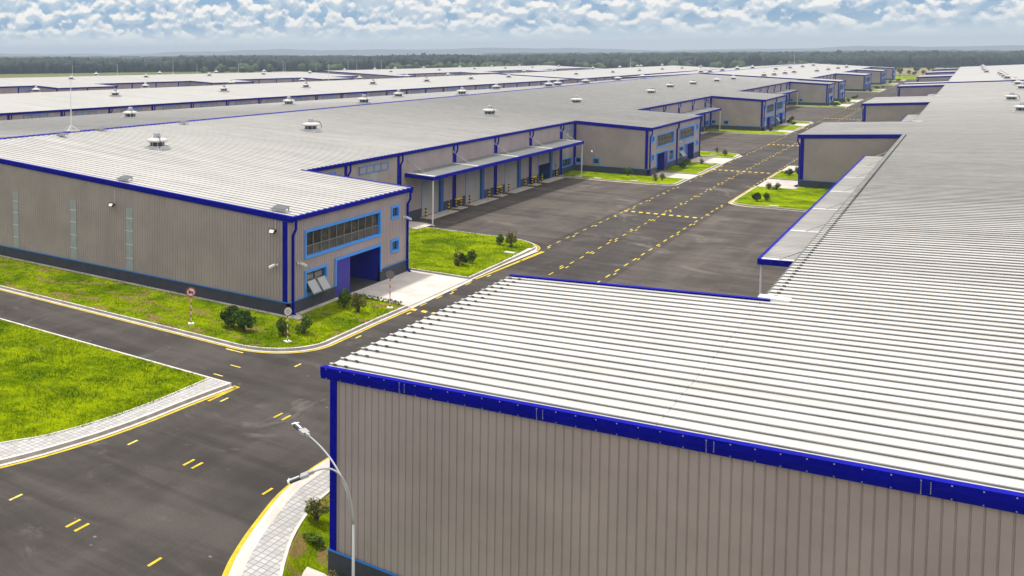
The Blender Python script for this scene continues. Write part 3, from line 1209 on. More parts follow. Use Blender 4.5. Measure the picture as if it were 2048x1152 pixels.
def arc(cx, cy, r, a0, a1, n=14):
    return [(cx+r*math.cos(R(a0+(a1-a0)*i/n)), cy+r*math.sin(R(a0+(a1-a0)*i/n))) for i in range(n+1)]


def offset(pts, d):
    """offset an open polyline to its left by d"""
    out = []
    P = [Vector((*p, 0)) for p in pts]
    for i, p in enumerate(P):
        a = P[max(i-1, 0)]
        b = P[min(i+1, len(P)-1)]
        n1 = (p-a).normalized() if i else None
        n2 = (b-p).normalized() if i < len(P)-1 else None
        t = ((n1 or n2)+(n2 or n1)).normalized()
        nn = Vector((-t.y, t.x, 0))
        c = max(.4, nn.dot(Vector((-(n2 or n1).y, (n2 or n1).x, 0))))
        q = p+nn*d/c
        out.append((q.x, q.y))
    return out


def ribbon(m, A_, B_, za, zb, mi=0):
    for i in range(len(A_)-1):
        m.quad((*A_[i], za), (*A_[i+1], za), (*B_[i+1], zb), (*B_[i], zb), mi)


def kerb(pts, side, h=.2, w=.17, gutter=True):
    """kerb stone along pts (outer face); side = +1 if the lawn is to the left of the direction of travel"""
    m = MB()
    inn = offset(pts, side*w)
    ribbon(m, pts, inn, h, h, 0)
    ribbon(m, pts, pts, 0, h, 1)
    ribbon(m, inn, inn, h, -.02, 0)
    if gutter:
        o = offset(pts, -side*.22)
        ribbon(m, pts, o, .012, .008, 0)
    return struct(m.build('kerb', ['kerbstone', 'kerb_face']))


def line(pts, side, d0, d1, z=.012, mt='yellow'):
    m = MB()
    ribbon(m, offset(pts, -side*d0), offset(pts, -side*d1), z, z)
    return struct(m.build('road_marking', mt))


def lawn(pts, z, mt='lawn_grass'):
    """lawn as a fine sheet, slightly uneven"""
    P = np.array(pts)
    x0, y0 = P.min(0)
    x1, y1 = P.max(0)
    o = sheet('lawn', pts, z, mt)
    return o


BLADE = []
# near left corner lawn of the left warehouse
k1 = [(-118, 50.55), (-80, 50.6), (-44.6, 50.6)]+arc(-37.4, 55.1, 4.5, -90, 0)+[(-32.9, 62), (-32.8, 67.0)]
kerb(k1, 1)
line(k1, 1, .30, .46)
lawn(offset(k1, .15)+[(-38.4, 67.4), (-38.4, 58.75), (-118, 58.75)], .17, 'patchy_grass')
sheet('driveway', [(-41, 67.25), (-32.85, 67.05), (-32.8, 78.75), (-41, 78.75)], .06, 'concrete')
sheet('driveway', [(-32.85, 67.05), (-32.45, 67.05), (-32.45, 78.7), (-32.8, 78.75)], .02, 'concrete')
m = MB()
for a, b, c, d in ((-118, -38.35, 58.25, 58.64), (-38.34, -37.9, 58.25, 67.1)):
    m.box(a, b, c, d, .02, .185)
m.box(-38.3, -37.3, 58.3, 59.3, .03, .195)
struct(m.build('pavement', 'concrete'))
# lawn between the driveway and the first dock yard
k2 = [(-38.35, 78.85), (-32.85, 78.85), (-32.85, 86), (-32.85, 94.6)]+arc(-36.9, 94.6, 4.05, 0, 90)+[(-42, 98.7), (-47.0, 98.8)]
kerb(k2, 1)
line([(-32.85, 79.4), (-32.85, 94.6)]+arc(-36.9, 94.6, 4.05, 0, 55), 1, .32, .47)
lawn(offset(k2, .15)+[(-49.75, 98.7), (-49.75, 78.5), (-38.35, 78.5)], .17)
sheet('pavement', [(-49.7, 96.9), (-46.4, 97.0), (-46.2, 100.6), (-47.3, 101.2), (-49.7, 101.0)], .19, 'concrete')


def block_garden(y0, y1, s0, n1, far=False):
    """lawns and driveways in front of a block on the left: S lawn, drive, lawn, drive, N lawn"""
    L = y1-y0
    k = [(-49.3, y0-s0+.3), (-36, y0-s0)]+arc(-34.6, y0-s0+1.7, 1.7, -90, 0, 6)+[(-32.9, y0-.4)]
    kerb(k, 1)
    lawn(offset(k, .15)+[(-38.4, y0-.2), (-38.4, y0-.03), (-49.75, y0-.03)], .17)
    line([(-49.3, y0-s0+.3), (-36, y0-s0)], 1, .30, .48, mt='faded_yellow')
    if L > 25:
        sheet('driveway', [(-38.36, y0-.3), (-32.6, y0-.3), (-32.6, y0+6.8), (-38.36, y0+6.8)], .05, 'concrete')
        k = [(-38.3, y0+6.9), (-32.85, y0+6.9), (-32.85, y1-11.5), (-38.3, y1-11.5)]
        kerb(k, 1)
        line([(-32.85, y0+7.), (-32.85, y1-11.6)], 1, .32, .48)
        lawn(offset(k, .15), .17)
        sheet('driveway', [(-38.36, y1-11.4), (-32.6, y1-11.4), (-32.6, y1-.2), (-38.36, y1-.2)], .05, 'concrete')
    else:
        sheet('driveway', [(-38.36, y0-.3), (-32.6, y0-.3), (-32.6, y1-.2), (-38.36, y1-.2)], .05, 'concrete')
    k = [(-38.3, y1), (-32.85, y1), (-32.85, y1+n1-3)]+arc(-35.85, y1+n1-3, 3., 0, 90, 6)+[(-47, y1+n1)]
    kerb(k, 1)
    lawn(offset(k, .15)+[(-49.75, y1+n1), (-49.75, y1+.1)], .17)


block_garden(161.5, 197.6, 8.9, 9)
block_garden(267, 301.5, 9, 8)
for a, b in ((398, 415.5), (434.5, 452), (541, 573), (642, 673), (736, 754)):
    block_garden(a, b, 8, 7, True)

# near left lawn with its paved footway
k3 = [(-41, 16.5), (-37.6, 22.8), (-35.3, 28.35), (-34.2, 32.5), (-33.65, 36.3), (-33.35, 41.0), (-33.05, 44.3)]
inner = [(-42.6, 17.6), (-39.2, 23.6), (-36.85, 29.6), (-35.8, 31.8), (-35., 35.1), (-34.6, 39.1), (-34.55, 44.2)]


def smooth_poly(p, n=4):
    P = np.array(p, float)
    out = []
    for i in range(len(P)-1):
        p0, p1, p2, p3 = P[max(i-1, 0)], P[i], P[i+1], P[min(i+2, len(P)-1)]
        for t in np.linspace(0, 1, n, endpoint=False):
            out.append(tuple(.5*((2*p1)+(-p0+p2)*t+(2*p0-5*p1+4*p2-p3)*t*t+(-p0+3*p1-3*p2+p3)*t**3)))
    out.append(tuple(P[-1]))
    return out


k3s, inn3 = smooth_poly(k3), smooth_poly(inner)
kerb(k3s, 1)
line(k3s, 1, .30, .46)
m = MB()
ribbon(m, offset(k3s, .168), inn3, .196, .196)
struct(m.build('footway', 'paver'))
m = MB()
ribbon(m, inn3, offset(inn3, .1), .225, .225)
ribbon(m, inn3, inn3, .1, .225)
struct(m.build('kerb', 'kerbstone'))
m = MB()
m.box(-120, -33.1, 44.12, 44.3, 0, .21)
m.box(-33.2, -33.05, 44.1, 44.32, 0, .215)
struct(m.build('kerb', 'kerbstone'))
lawn(inn3+[(-34.6, 44.1), (-120, 44.1), (-120, 17.6)], .19)
struct(MB().box(-33.0, -32.55, 44.35, 44.5, .008, .012).box(-32.7, -32.55, 41.5, 44.35, .008, .012).build('road_marking', 'yellow'))

# near right corner footway and grass
k4 = [(-17.2, 22.3), (-19.7, 25.7), (-20.95, 28.05), (-21.7, 30.05), (-22.28, 32.06), (-22.9, 34.6), (-23.12, 37), (-23.17, 41), (-23.17, 62)]
in4 = [(-16.1, 23.2), (-18.3, 26.6), (-19.18, 28.6), (-19.72, 29.7), (-20.5, 31.5), (-21.1, 33.6), (-21.45, 36.), (-21.57, 41), (-21.57, 62)]
k4s, in4s = smooth_poly(k4), smooth_poly(in4)
kerb(k4s, -1, gutter=False)
line(k4s, -1, .05, .30)
m = MB()
a = offset(k4s, -.168)
ribbon(m, a, offset(k4s, -.5), .197, .197, 1)
ribbon(m, offset(k4s, -.5), in4s, .197, .197, 0)
struct(m.build('footway', ['paver', 'concrete']))
m = MB()
ribbon(m, in4s, offset(in4s, -.14), .215, .215)
ribbon(m, in4s, in4s, .1, .215)
struct(m.build('kerb', 'kerbstone'))
g = MB()
ed = offset(in4s, -.12)
rows = []
for (x, y) in ed:
    r = []
    for t in np.linspace(0, 1, 14):
        xx = x+(1.5*t if t < .6 else .9+(t-.6)*30)
        kk = min(1, max(0, (34.5-y)/4))*min(1, max(0, (xx-x-.1)/.9))
        r.append((xx, y, .17-.95*kk+.04*math.sin(xx*5)*math.sin(y*4)))
    rows.append(r)
for i in range(len(rows)-1):
    for j in range(13):
        if rows[i][j][1] > 31.3 and rows[i][j][0] > -18.4:
            continue
        g.quad(rows[i][j], rows[i+1][j], rows[i+1][j+1], rows[i][j+1])
struct(g.build('lawn', 'patchy_grass', smooth=True))
tag(MB().box(-19.55, -18.35, 29.9, 31.0, -.72, -.45).build('concrete_slab', 'concrete'), 'pale concrete slab in the grass at the foot of the near right wall', 'slab')
tag(MB().box(-21.5, -20.7, 36.9, 38.0, .19, .42).build('drain_box', 'concrete'), 'white concrete box at the edge of the paved footway beside the blue corner post', 'drain box')

# grass blades over the near lawns
def inside(P, poly):
    x, y = P[:, 0], P[:, 1]
    r = np.zeros(len(P), bool)
    q = np.array(poly)
    for (x0, y0), (x1, y1) in zip(q, np.roll(q, -1, 0)):
        c = ((y0 > y) != (y1 > y)) & (x < (x1-x0)*(y-y0)/(y1-y0+1e-12)+x0)
        r ^= c
    return r


def blades(poly, box, dens, z, mt, seed, edge=None, h=(.035, .11)):
    g = np.random.default_rng(seed)
    x0, x1, y0, y1 = box
    n = int((x1-x0)*(y1-y0)*dens)
    P = np.column_stack([g.uniform(x0, x1, n), g.uniform(y0, y1, n)])
    P = P[inside(P, poly)]
    if edge is not None:               # thicker, longer fringe leaning over the kerb
        E_ = np.array(edge)
        L = np.linalg.norm(np.diff(E_, axis=0), axis=1)
        k = int(L.sum()*40)
        i = g.choice(len(L), k, p=L/L.sum())
        t = g.uniform(0, 1, (k, 1))
        Q = E_[i]*(1-t)+E_[i+1]*t+g.normal(0, .07, (k, 2))
        Q = Q[(Q[:, 0] > x0) & (Q[:, 0] < x1) & (Q[:, 1] > y0) & (Q[:, 1] < y1)]
        P = np.vstack([P, Q])
    n = len(P)
    cl = np.sin(P[:, 0]*1.3+np.sin(P[:, 1]*.9)*2)*np.cos(P[:, 1]*1.1+P[:, 0]*.4)
    hh = g.uniform(*h, n)*(1+.45*cl)
    a = g.uniform(0, 6.28, n)
    w = g.uniform(.018, .04, n)
    lx, ly = g.normal(0, .35, n)*hh, g.normal(0, .35, n)*hh
    B0 = np.column_stack([P[:, 0]-w*np.cos(a), P[:, 1]-w*np.sin(a), np.full(n, z-.02)])
    B1 = np.column_stack([P[:, 0]+w*np.cos(a), P[:, 1]+w*np.sin(a), np.full(n, z-.02)])
    T = np.column_stack([P[:, 0]+lx, P[:, 1]+ly, z+hh])
    V = np.stack([B0, B1, T], 1).reshape(-1, 3)
    me = bpy.data.meshes.new('grass')
    me.vertices.add(3*n)
    me.vertices.foreach_set('co', V.ravel())
    me.loops.add(3*n)
    me.loops.foreach_set('vertex_index', np.arange(3*n, dtype=np.int32))
    me.polygons.add(n)
    me.polygons.foreach_set('loop_start', np.arange(0, 3*n, 3, dtype=np.int32))
    me.polygons.foreach_set('loop_total', np.full(n, 3, dtype=np.int32))
    me.update(calc_edges=True)
    me.materials.append(MATS[mt])
    o = bpy.data.objects.new('grass', me)
    COL.objects.link(o)
    struct(o, 'stuff')


l1 = offset(k1, .15)
blades(l1+[(-38.4, 67.4), (-38.4, 58.75), (-118, 58.75)], (-72, -32.9, 50.6, 67), 75, .17, 'patchy_grass', 31, l1)
l2 = offset(k2, .15)
blades(l2+[(-49.75, 98.7), (-49.75, 78.5), (-38.35, 78.5)], (-49.7, -32.9, 78.8, 98.8), 60, .17, 'lawn_grass', 32, l2)
blades(inn3+[(-34.6, 44.1), (-120, 44.1), (-120, 17.6)], (-58, -34.4, 22, 44.1), 95, .19, 'lawn_grass', 33, inn3, (.04, .13))

# lawns in front of the right hand blocks
def right_garden(y0, y1, s0):
    k = [(-8, y0-s0), (-20.5, y0-s0)]+arc(-20.9, y0-s0+2.5, 2.5, -90, -180, 8)+[(-23.4, y0-3)]
    kerb(k, -1)
    line(k[1:], -1, .28, .44)
    lawn(offset(k, -.15)+[(-18.6, y0-3), (-18.6, y0-.1), (-7.4, y0-.1), (-7.4, y0-s0)], .17)
    sheet('driveway', [(-23.5, y0-3), (-18.5, y0-3), (-18.5, y0+8), (-23.5, y0+8)], .05, 'concrete')
    k = [(-18.7, y0+8.2), (-23.4, y0+8.2), (-23.4, y1-10), (-18.7, y1-10)]
    kerb(k, -1)
    line([(-23.4, y0+8.3), (-23.4, y1-10.2)], -1, .28, .44)
    lawn(offset(k, -.15), .17)
    sheet('driveway', [(-23.5, y1-9.9), (-18.5, y1-9.9), (-18.5, y1), (-23.5, y1)], .05, 'concrete')


right_garden(161.5, 191, 23.2)
right_garden(261, 296, 22)

# browner asphalt of the loading yards
for pts in ([(-49.75, 98.85), (-33.0, 98.85), (-33.0, 152.3), (-49.75, 152.3)], [(-49.75, 206.7), (-33.0, 206.7), (-33.0, 257.9), (-49.75, 257.9)],
            [(-49.75, 309.6), (-33.0, 309.6), (-33.0, 389.9), (-49.75, 389.9)], [(-23.3, 51.2), (-7.4, 51.2), (-7.4, 138.2), (-23.3, 138.2)], [(-23.3, 191.2), (-7.4, 191.2), (-7.4, 238.8), (-23.3, 238.8)]):
    sheet('yard', pts, .004, 'yard_asphalt')

# dock aprons
for (a, b) in D1:
    sheet('apron', [(-49.75, a-.6), (-48.1, a-.6), (-48.1, b+2.2), (-49.75, b+2.2)], .03, 'concrete')
for (a, b) in D2+D3:
    sheet('apron', [(-49.75, a-.6), (-48.1, a-.6), (-48.1, b+2.2), (-49.75, b+2.2)], .03, 'concrete')

# painted dashes
def dashes(x, ys, ln, w, mt='yellow', jitter=.0):
    m = MB()
    for y in ys:
        m.box(x-w/2, x+w/2, y, y+ln, .006, .012)
    struct(m.build('road_marking', mt))


def outside(ys, gaps):
    return [y for y in ys if not any(a < y < b for a, b in gaps)]


gl = [(50, 67), (78.4, 96), (152, 162), (168, 187), (196, 206), (258, 268), (273, 290), (300, 309), (390, 421), (428, 459)]
gr = [(23, 58), (138, 159), (169, 182), (239, 258), (269, 287)]
dashes(-28.1, np.arange(56, 760, 2.9), 1.2, .115)
dashes(-32.3, outside(np.arange(56.5, 760, 2.9), gl), 1.15, .115)
dashes(-23.95, outside(np.arange(58.2, 760, 2.9), gr), 1.25, .15)
near = np.arange(2.9, 420, 7.8)
dashes(-27.83, near, .85, .13)
dashes(-28.36, near, .85, .13)
dashes(-23.7, outside(near, [(31, 33.2), (38, 60)]), .8, .12)
dashes(-32.05, near, .75, .12, 'faded_yellow')
struct(MB().box(-37.6, -36.2, 49.75, 49.9, .006, .012).box(-35.4, -34.6, 47.3, 47.42, .006, .012).box(-35.2, -34.5, 45.3, 45.42, .006, .012).build('road_marking', 'faded_yellow'))

# speed humps
used = set()
def make_hump(n, name='speed_bump'):
    t = thing(name, 'x', 'speed bump')
    m, m2 = MB(), MB()
    w = .42
    for i in range(n):
        a, b = i*w, (i+1)*w
        tgt = m if i % 2 == 0 else m2
        s = lambda x: [(x, -.24, .006), (x, -.13, .06), (x, .13, .06), (x, .24, .006)]
        tgt.loft(s(a), s(b))
    m.build('yellow_segments', 'bollard_yellow', t)
    m2.build('black_segments', 'black', t)
    return t


h1 = make_hump(20)
for i, y in enumerate((66.8, 125.1, 177.4, 231.6, 283, 328, 385, 450)):
    lab = 'striped yellow and black speed bump across the road, %s from the camera' % ordinal(i)
    place(h1, used, (-32.35, y, .01), 0, None, lab, 'speed bumps along the road')

# ------------------------------------------------------------------ roof vents
def make_vent():
    t = thing('roof_vent', 'x', 'roof vent')
    m = MB()
    m.box(-.98, .98, -.98, .98, -.12, .26).box(-1.12, 1.12, -1.12, 1.12, -.14, .06)
    for a in range(8):
        c, s_ = math.cos(a*math.pi/4), math.sin(a*math.pi/4)
        m.box(.76*c-.04, .76*c+.04, .76*s_-.04, .76*s_+.04, .26, .75, 1)
    m.build('base', ['vent_white', 'vent_grey'], t)
    m = MB()
    m.lathe([(.70, .26), (.70, .72)], n=20)
    m.build('throat', 'dark_steel', t, True)
    m = MB()
    m.lathe([(.62, .70), (1.10, .72), (1.20, .82), (1.18, .92), (1.0, 1.02), (.55, 1.16), (.3, 1.17)], n=32)
    m.build('cap', 'vent_white', t, True)
    m = MB()
    m.lathe([(.46, 1.12), (.40, 1.30), (.34, 1.62), (.30, 1.70), (.1, 1.74)], n=24)
    m.build('cowl', 'vent_grey', t, True)
    m = MB()
    m.tube([(.30, -.2, 1.26), (.65, -.45, 1.33), (1.0, -.72, 1.2), (1.2, -.86, .85), (1.22, -.88, .45), (1.08, -.8, .16), (.9, -.7, .06)], .045, 6)
    m.build('cable', 'dark_steel', t, True)
    return t


def make_vent_far():
    t = thing('roof_vent', 'x', 'roof vent')
    MB().box(-.98, .98, -.98, .98, -.12, .28).build('base', 'vent_white', t)
    MB().lathe([(.70, .28), (.70, .74)], n=10).build('throat', 'dark_steel', t)
    m = MB()
    m.lathe([(.62, .70), (1.15, .74), (1.2, .88), (.55, 1.14), (.42, 1.18), (.3, 1.7), (.1, 1.74)], n=12)
    m.build('cap', 'vent_white', t)
    return t


V1, V2 = make_vent(), make_vent_far()
VENTS = {
 ('on the near slope of the nearest left warehouse', 'near'): [(-67.95, 77.52, 9.47), (-66.91, 107.66, 9.41), (-61.54, 155.39, 9.09), (-61.2, 199.93, 9.07), (-60.42, 254.94, 9.02), (-64.28, 291.52, 9.25), (-64.21, 319.43, 9.25), (-63.9, 352.2, 9.23), (-63.79, 379.47, 9.22)],
 ('beyond the blue ridge of the nearest left warehouse', 'near'): [(-98.65, 106.25, 9.93), (-85.2, 155.5, 10.36), (-101.0, 154.44, 9.66), (-98.41, 195.52, 9.62), (-85., 199., 10.34), (-98.88, 254.2, 9.39), (-84.8, 254, 10.33), (-86.35, 265.83, 10.21), (-84.6, 284.55, 10.33), (-85.8, 321.1, 10.21), (-86.2, 352., 10.2)],
 ('on the near slope of the louvred second row', 'near'): [(-152.69, 159.3, 9.96), (-151.34, 199.95, 9.65), (-150.95, 240.11, 9.39), (-151.19, 281.88, 9.16), (-150.99, 322.11, 8.92), (-152.04, 364.51, 8.73), (-152.06, 404.73, 8.5)],
 ('behind the ridge of the louvred second row', 'far'): [(-182, 160.4, 10.1), (-182, 202.6, 9.85), (-182, 244.4, 9.6), (-182, 286.8, 9.35), (-182, 328.5, 9.1), (-182, 369.1, 8.85), (-182, 410.2, 8.6)],
 ('on the near slope, distant second row', 'far'): [(-149.4, 486.87, 7.96), (-148.29, 545.13, 7.75), (-148.61, 599.95, 7.63), (-148.43, 652.17, 7.49), (-148.16, 703.29, 7.35), (-147.3, 756.05, 7.17)],
 ('on the skyline ridge, distant second row', 'far'): [(-172, 478, 8.95), (-172, 522.7, 8.85), (-172, 591.3, 8.65), (-172, 647.4, 8.5), (-172, 698.0, 8.4), (-176, 704.9, 8.2), (-172, 755.1, 8.3)],
 ('on the near slope, far left third row', 'far'): [(-255.92, 243.21, 10.44), (-256.35, 285.79, 10.13), (-256.24, 327.81, 9.79), (-255.98, 369.47, 9.45), (-256.56, 411.73, 9.16)],
 ('on the skyline ridge, far left third row', 'far'): [(-284, 284.6, 10.6), (-284, 326.1, 10.25), (-284, 368.8, 9.9), (-284, 410.4, 9.6)],
 ('on the near slope, farthest third row roof', 'far'): [(-248.42, 484.19, 8.46), (-250.1, 551.06, 8.17), (-251.26, 607.85, 7.9), (-250.02, 658.85, 7.54), (-250.83, 714.67, 7.26), (-251.49, 775.68, 6.94)],
 ('on the skyline, farthest third row roof', 'far'): [(-278, 484, 9.0), (-278, 520.6, 8.8), (-278, 547.4, 8.7), (-278, 588.4, 8.5), (-278, 646.5, 8.1), (-278, 705.2, 7.8), (-278, 762.3, 7.45)],
 ('on the near slope, distant left warehouse', 'far'): [(-63.02, 437.05, 9.18), (-62.47, 457.25, 9.14), (-62.14, 484.09, 9.12), (-61.95, 509.13, 9.11), (-58.04, 553.04, 8.88), (-57.63, 594.64, 8.85), (-57.3, 636.87, 8.83), (-56.83, 676.26, 8.81), (-74.07, 547.18, 9.84), (-73.63, 590.18, 9.81), (-72.67, 628.96, 9.76), (-73.07, 678.21, 9.78)],
 ('along the ridge, distant left warehouse', 'far'): [(-84.6, 551.78, 10.29), (-84.82, 513.33, 10.31), (-84.71, 478.02, 10.36), (-84.76, 452.53, 10.3), (-85.3, 438., 10.35)],
 ('along the huge right hand roof', 'near'): [(6.11, 214.23, 9.01), (5.73, 259.59, 8.99), (9.1, 326.03, 9.17), (9.22, 361.8, 9.18), (9.22, 389.7, 9.18)],
 ('on the distant right hand roof', 'far'): [(8.26, 433.85, 9.13), (8.02, 461.76, 9.11), (7.84, 489.9, 9.1), (7.56, 516.11, 9.09), (3.66, 555.99, 8.87), (3.37, 598.45, 8.86), (3.0, 640.69, 8.84), (3.03, 696.6, 8.84)],
}
for (where, kind), pts in VENTS.items():
    pts = sorted(pts, key=lambda p: p[1])
    for i, p in enumerate(pts):
        near_ = kind == 'near' and p[1] < 330
        o = ordinal(i)
        lab = 'white roof vent %s, %s from the camera' % (where, o)
        place(V1 if near_ else V2, used, (p[0], p[1], p[2]+.1), random.choice((0, 0, math.pi/2, math.pi)) if i else 0, (1, 1, 1), lab, 'vents '+where)

# masts on the roofs
def make_mast():
    t = thing('lightning_mast', 'x', 'mast')
    m = MB()
    m.tube([(0, 0, 0), (0, 0, 3), (0, 0, 6.3)], [.085, .065, .03], 8)
    m.build('pole', 'white_metal', t)
    m = MB()
    for a in range(4):
        m.tube([(1.1*math.cos(a*math.pi/2+.4), 1.1*math.sin(a*math.pi/2+.4), 0), (0, 0, .75)], .045, 5)
    m.build('stay', 'white_metal', t)
    MB().box(-.8, .8, -.8, .8, -.1, .06).build('base', 'galv', t)
    return t


MT = make_mast()
masts = [((-84, 79.7, 10.55), 'tall white lightning mast standing on the blue ridge of the first left warehouse', 1.),
         ((-169, 283.5, 9.4), 'white lightning mast on the ridge of the louvred second row', 1.05)]
for (x, y, z, k) in ((-300, 285.8, 9.8, .9), (-300, 314.6, 9.6, .9), (-300, 354.6, 9.4, 1.25), (-300, 373.6, 9.2, .9), (-300, 409.4, 8.8, .9), (-275, 415, 9.4, 1.05), (-300, 454.9, 8.0, 1.15),
                     (-300, 488.3, 8, 1.1), (-275, 493, 8.4, 1.15), (-275, 515, 8.3, 1.), (-300, 526.7, 7.6, 1.2), (-300, 571.2, 7.5, 1.2), (-275, 640, 7.8, 1.2), (-275, 690, 7.6, 1.2),
                     (-172, 672.3, 8.4, 1.25), (-172, 800, 6, 1.5), (-172, 860, 5, 1.6), (-84, 690, 10., 1.25)):
    masts.append(((x, y, z), None, k))
names = ['first', 'second', 'third', 'fourth', 'fifth', 'sixth', 'seventh', 'eighth', 'ninth', 'tenth', 'eleventh', 'twelfth', 'thirteenth', 'fourteenth', 'fifteenth', 'sixteenth', 'seventeenth', 'eighteenth']
for i, (p, lab, k) in enumerate(masts):
    place(MT, used, p, .3*i, (1, 1, k), lab or 'thin pale mast on the skyline before the woods, %s from the left' % names[i-2], 'masts on the far roofs' if lab is None else None)

# small lamp panels on the roof edge and flood lights below them
def make_panel():
    t = thing('solar_panel', 'x', 'solar panel')
    m = MB()
    m.loft([(-.62, -.4, .16), (.62, -.4, .16), (.62, -.4, .2), (-.62, -.4, .2)], [(-.62, .4, .34), (.62, .4, .34), (.62, .4, .38), (-.62, .4, .38)])
    m.build('panel', 'solar', t)
    m = MB()
    for x in (-.5, .5):
        m.box(x-.03, x+.03, -.35, -.29, 0, .18).box(x-.03, x+.03, .29, .35, 0, .33)
    m.box(-.7, .7, -.45, -.41, .1, .17)
    m.build('bracket', 'galv', t)
    return t


SP = make_panel()
for i, (x, y, lab) in enumerate(((-39.9, 59.9, 'small dark solar panel on the roof corner above the blue entrance'), (-56.2, 59.8, 'small dark solar panel on the roof edge above the middle flood light'),
                                 (-75.5, 59.9, 'small dark solar panel on the roof edge farthest left'), (-82.5, 83.5, 'small grey solar panel on the roof just below the tall mast'), (-81, 75.5, 'small grey solar panel lowest near the tall mast'),
                                 (-81.5, 98.5, 'small grey solar panel on the roof to the right of the tall mast'))):
    place(SP, used, (x, y, A.z(x)+.07), random.uniform(-.2, .2), None, lab, 'solar panels on the left roof')


def make_flood():
    t = thing('flood_light', 'x', 'flood light')
    m = MB()
    m.loft([(-.3, -.55, -.16), (.3, -.55, -.16), (.3, -.3, .1), (-.3, -.3, .1)], [(-.3, -.62, -.1), (.3, -.62, -.1), (.3, -.4, .2), (-.3, -.4, .2)])
    m.box(-.26, .26, -.34, -.2, -.05, .05)
    h = m.build('housing', 'black', t)
    m = MB()
    m.quad((-.2, -.625, -.09), (.2, -.625, -.09), (.2, -.46, .13), (-.2, -.46, .13))
    m.quad((-.22, -.5, -.165), (.22, -.5, -.165), (.22, -.585, -.165), (-.22, -.585, -.165))
    m.build('lens', 'sign_white', t)
    m = MB()
    m.box(-.03, .03, -.25, 0, -.04, .03).box(.0, .035, -.03, 0, .05, 1.35)
    m.build('conduit', 'white_metal', t)
    return t


FL = make_flood()
for x, z, lab in ((-39.55, 6.55, 'black flood light on the grey gable beside the blue corner post'), (-56.4, 6.85, 'black flood light on the grey gable between the translucent strips')):
    place(FL, used, (x, 58.64, z), 0, None, lab, 'flood lights on the gable')


def make_camera_():
    t = thing('security_camera', 'x', 'security camera')
    m = MB()
    m.tube([(0, 0, 0), (.28, 0, .02)], .035, 6).box(-.02, .02, -.09, .09, -.09, .09)
    m.build('bracket', 'white_metal', t)
    m = MB()
    m.loft([(.2, -.07, -.05), (.2, .07, -.05), (.2, .07, .09), (.2, -.07, .09)], [(.62, -.07, -.2), (.62, .07, -.2), (.62, .07, -.06), (.62, -.07, -.06)])
    m.build('body', 'white_metal', t)
    return t


SCM = make_camera_()
for loc, rz, lab in (((-39.35, 58.62, 3.95), -math.pi/2-.5, 'white security camera on the gable left of the blue corner post'), ((-38.33, 59.85, 4.0), .45, 'white security camera on the street face right of the blue corner post'),
                     ((-38.33, 77.3, 5.15), .2, 'white security camera below the upper small window near the far downpipe'), ((-38.3, 180.3, 4.2), .3, 'white security camera beside the middle downpipe of the second office block'),
                     ((-46.9, 161.45, 3.6), -1.2, 'white security camera on the second block side wall above a small window')):
    place(SCM, used, loc, rz, (1.15, 1.15, 1.15), lab, 'security cameras on the walls')

# ------------------------------------------------------------------ dock furniture
def striped_post(m, x, y, r=.11, h=1.25, n=8):
    k = 6
    for i in range(k):
        m.tube([(x, y, h*i/k), (x, y, h*(i+1)/k)], r, n, i % 2)
    m.lathe([(r, h), (r*.6, h+.05), (.01, h+.06)], (x, y, 0), n, 0)


def make_bollard():
    m = MB()
    striped_post(m, 0, 0)
    o = m.build('bollard', ['bollard_yellow', 'black'])
    return tag(o, 'x', 'bollard')


BO = make_bollard()
dn = ['first', 'second', 'third', 'fourth']
for i, (a, b) in enumerate(D1):
    for y, s in ((a-.35, 'near'), (b+1.2, 'far')):
        place(BO, used, (-49.1, y, .02), 0, None, 'yellow and black bollard at the %s side of the %s roller door' % (s, dn[i]), 'bollards by the roller doors')
for i, (a, b) in enumerate(D2+D3):
    for y, s in ((a-.35, 'near'), (b+1.2, 'far')):
        place(BO, used, (-49.1, y, .02), 0, None, 'small distant yellow bollard by a farther dock roller door', 'bollards by the farther docks')


def make_guard():
    t = thing('pipe_guard', 'x', 'pipe guard')
    for y in (-.75, .75):
        m = MB()
        striped_post(m, .55, y, .09, 1.15)
        m.build('post', ['bollard_yellow', 'black'], t)
    MB().box(.42, .68, -.85, .85, 1.12, 1.3).build('rail', 'bollard_yellow', t)
    m = MB()
    m.tube([(.2, -.2, .05), (.25, -.1, .9)], .09, 6).tube([(.25, .25, .05), (.2, .2, 1.)], .09, 6).tube([(.5, -.35, .05), (.5, .2, 1.1)], .05, 6)
    m.build('hydrant_pipe', 'black', t)
    MB().box(-.1, 1.3, -1.05, 1.2, .01, .06).build('slab', 'concrete', t)
    return t


GD = make_guard()
for i, yc in enumerate((114.2, 127.8, 141.3)):
    place(GD, used, (-49.75, yc+.35, 0), 0, None, 'yellow topped pipe guard with black pipes, %s along the dock wall' % ('nearest', 'middle', 'farthest')[i], 'pipe guards along the dock wall')

# stacked goods inside the half open door
for i in range(9):
    w, h = random.uniform(.7, 1.1), random.uniform(.5, .85)
    y = 142.6+.52*i
    m = MB()
    m.box(-w/2, w/2, -.24, .24, 0, h)
    m.box(-w/2-.01, w/2+.01, -.05, .05, .0, h+.01)
    o = m.build('carton', 'carton')
    o.location = (-50.9-random.uniform(0, 1.), y, .03)
    o.rotation_euler = (0, 0, random.uniform(-.4, .4))
    tag(o, 'brown carton among the goods stacked inside the half open roller door', 'carton', 'cartons inside the half open door')

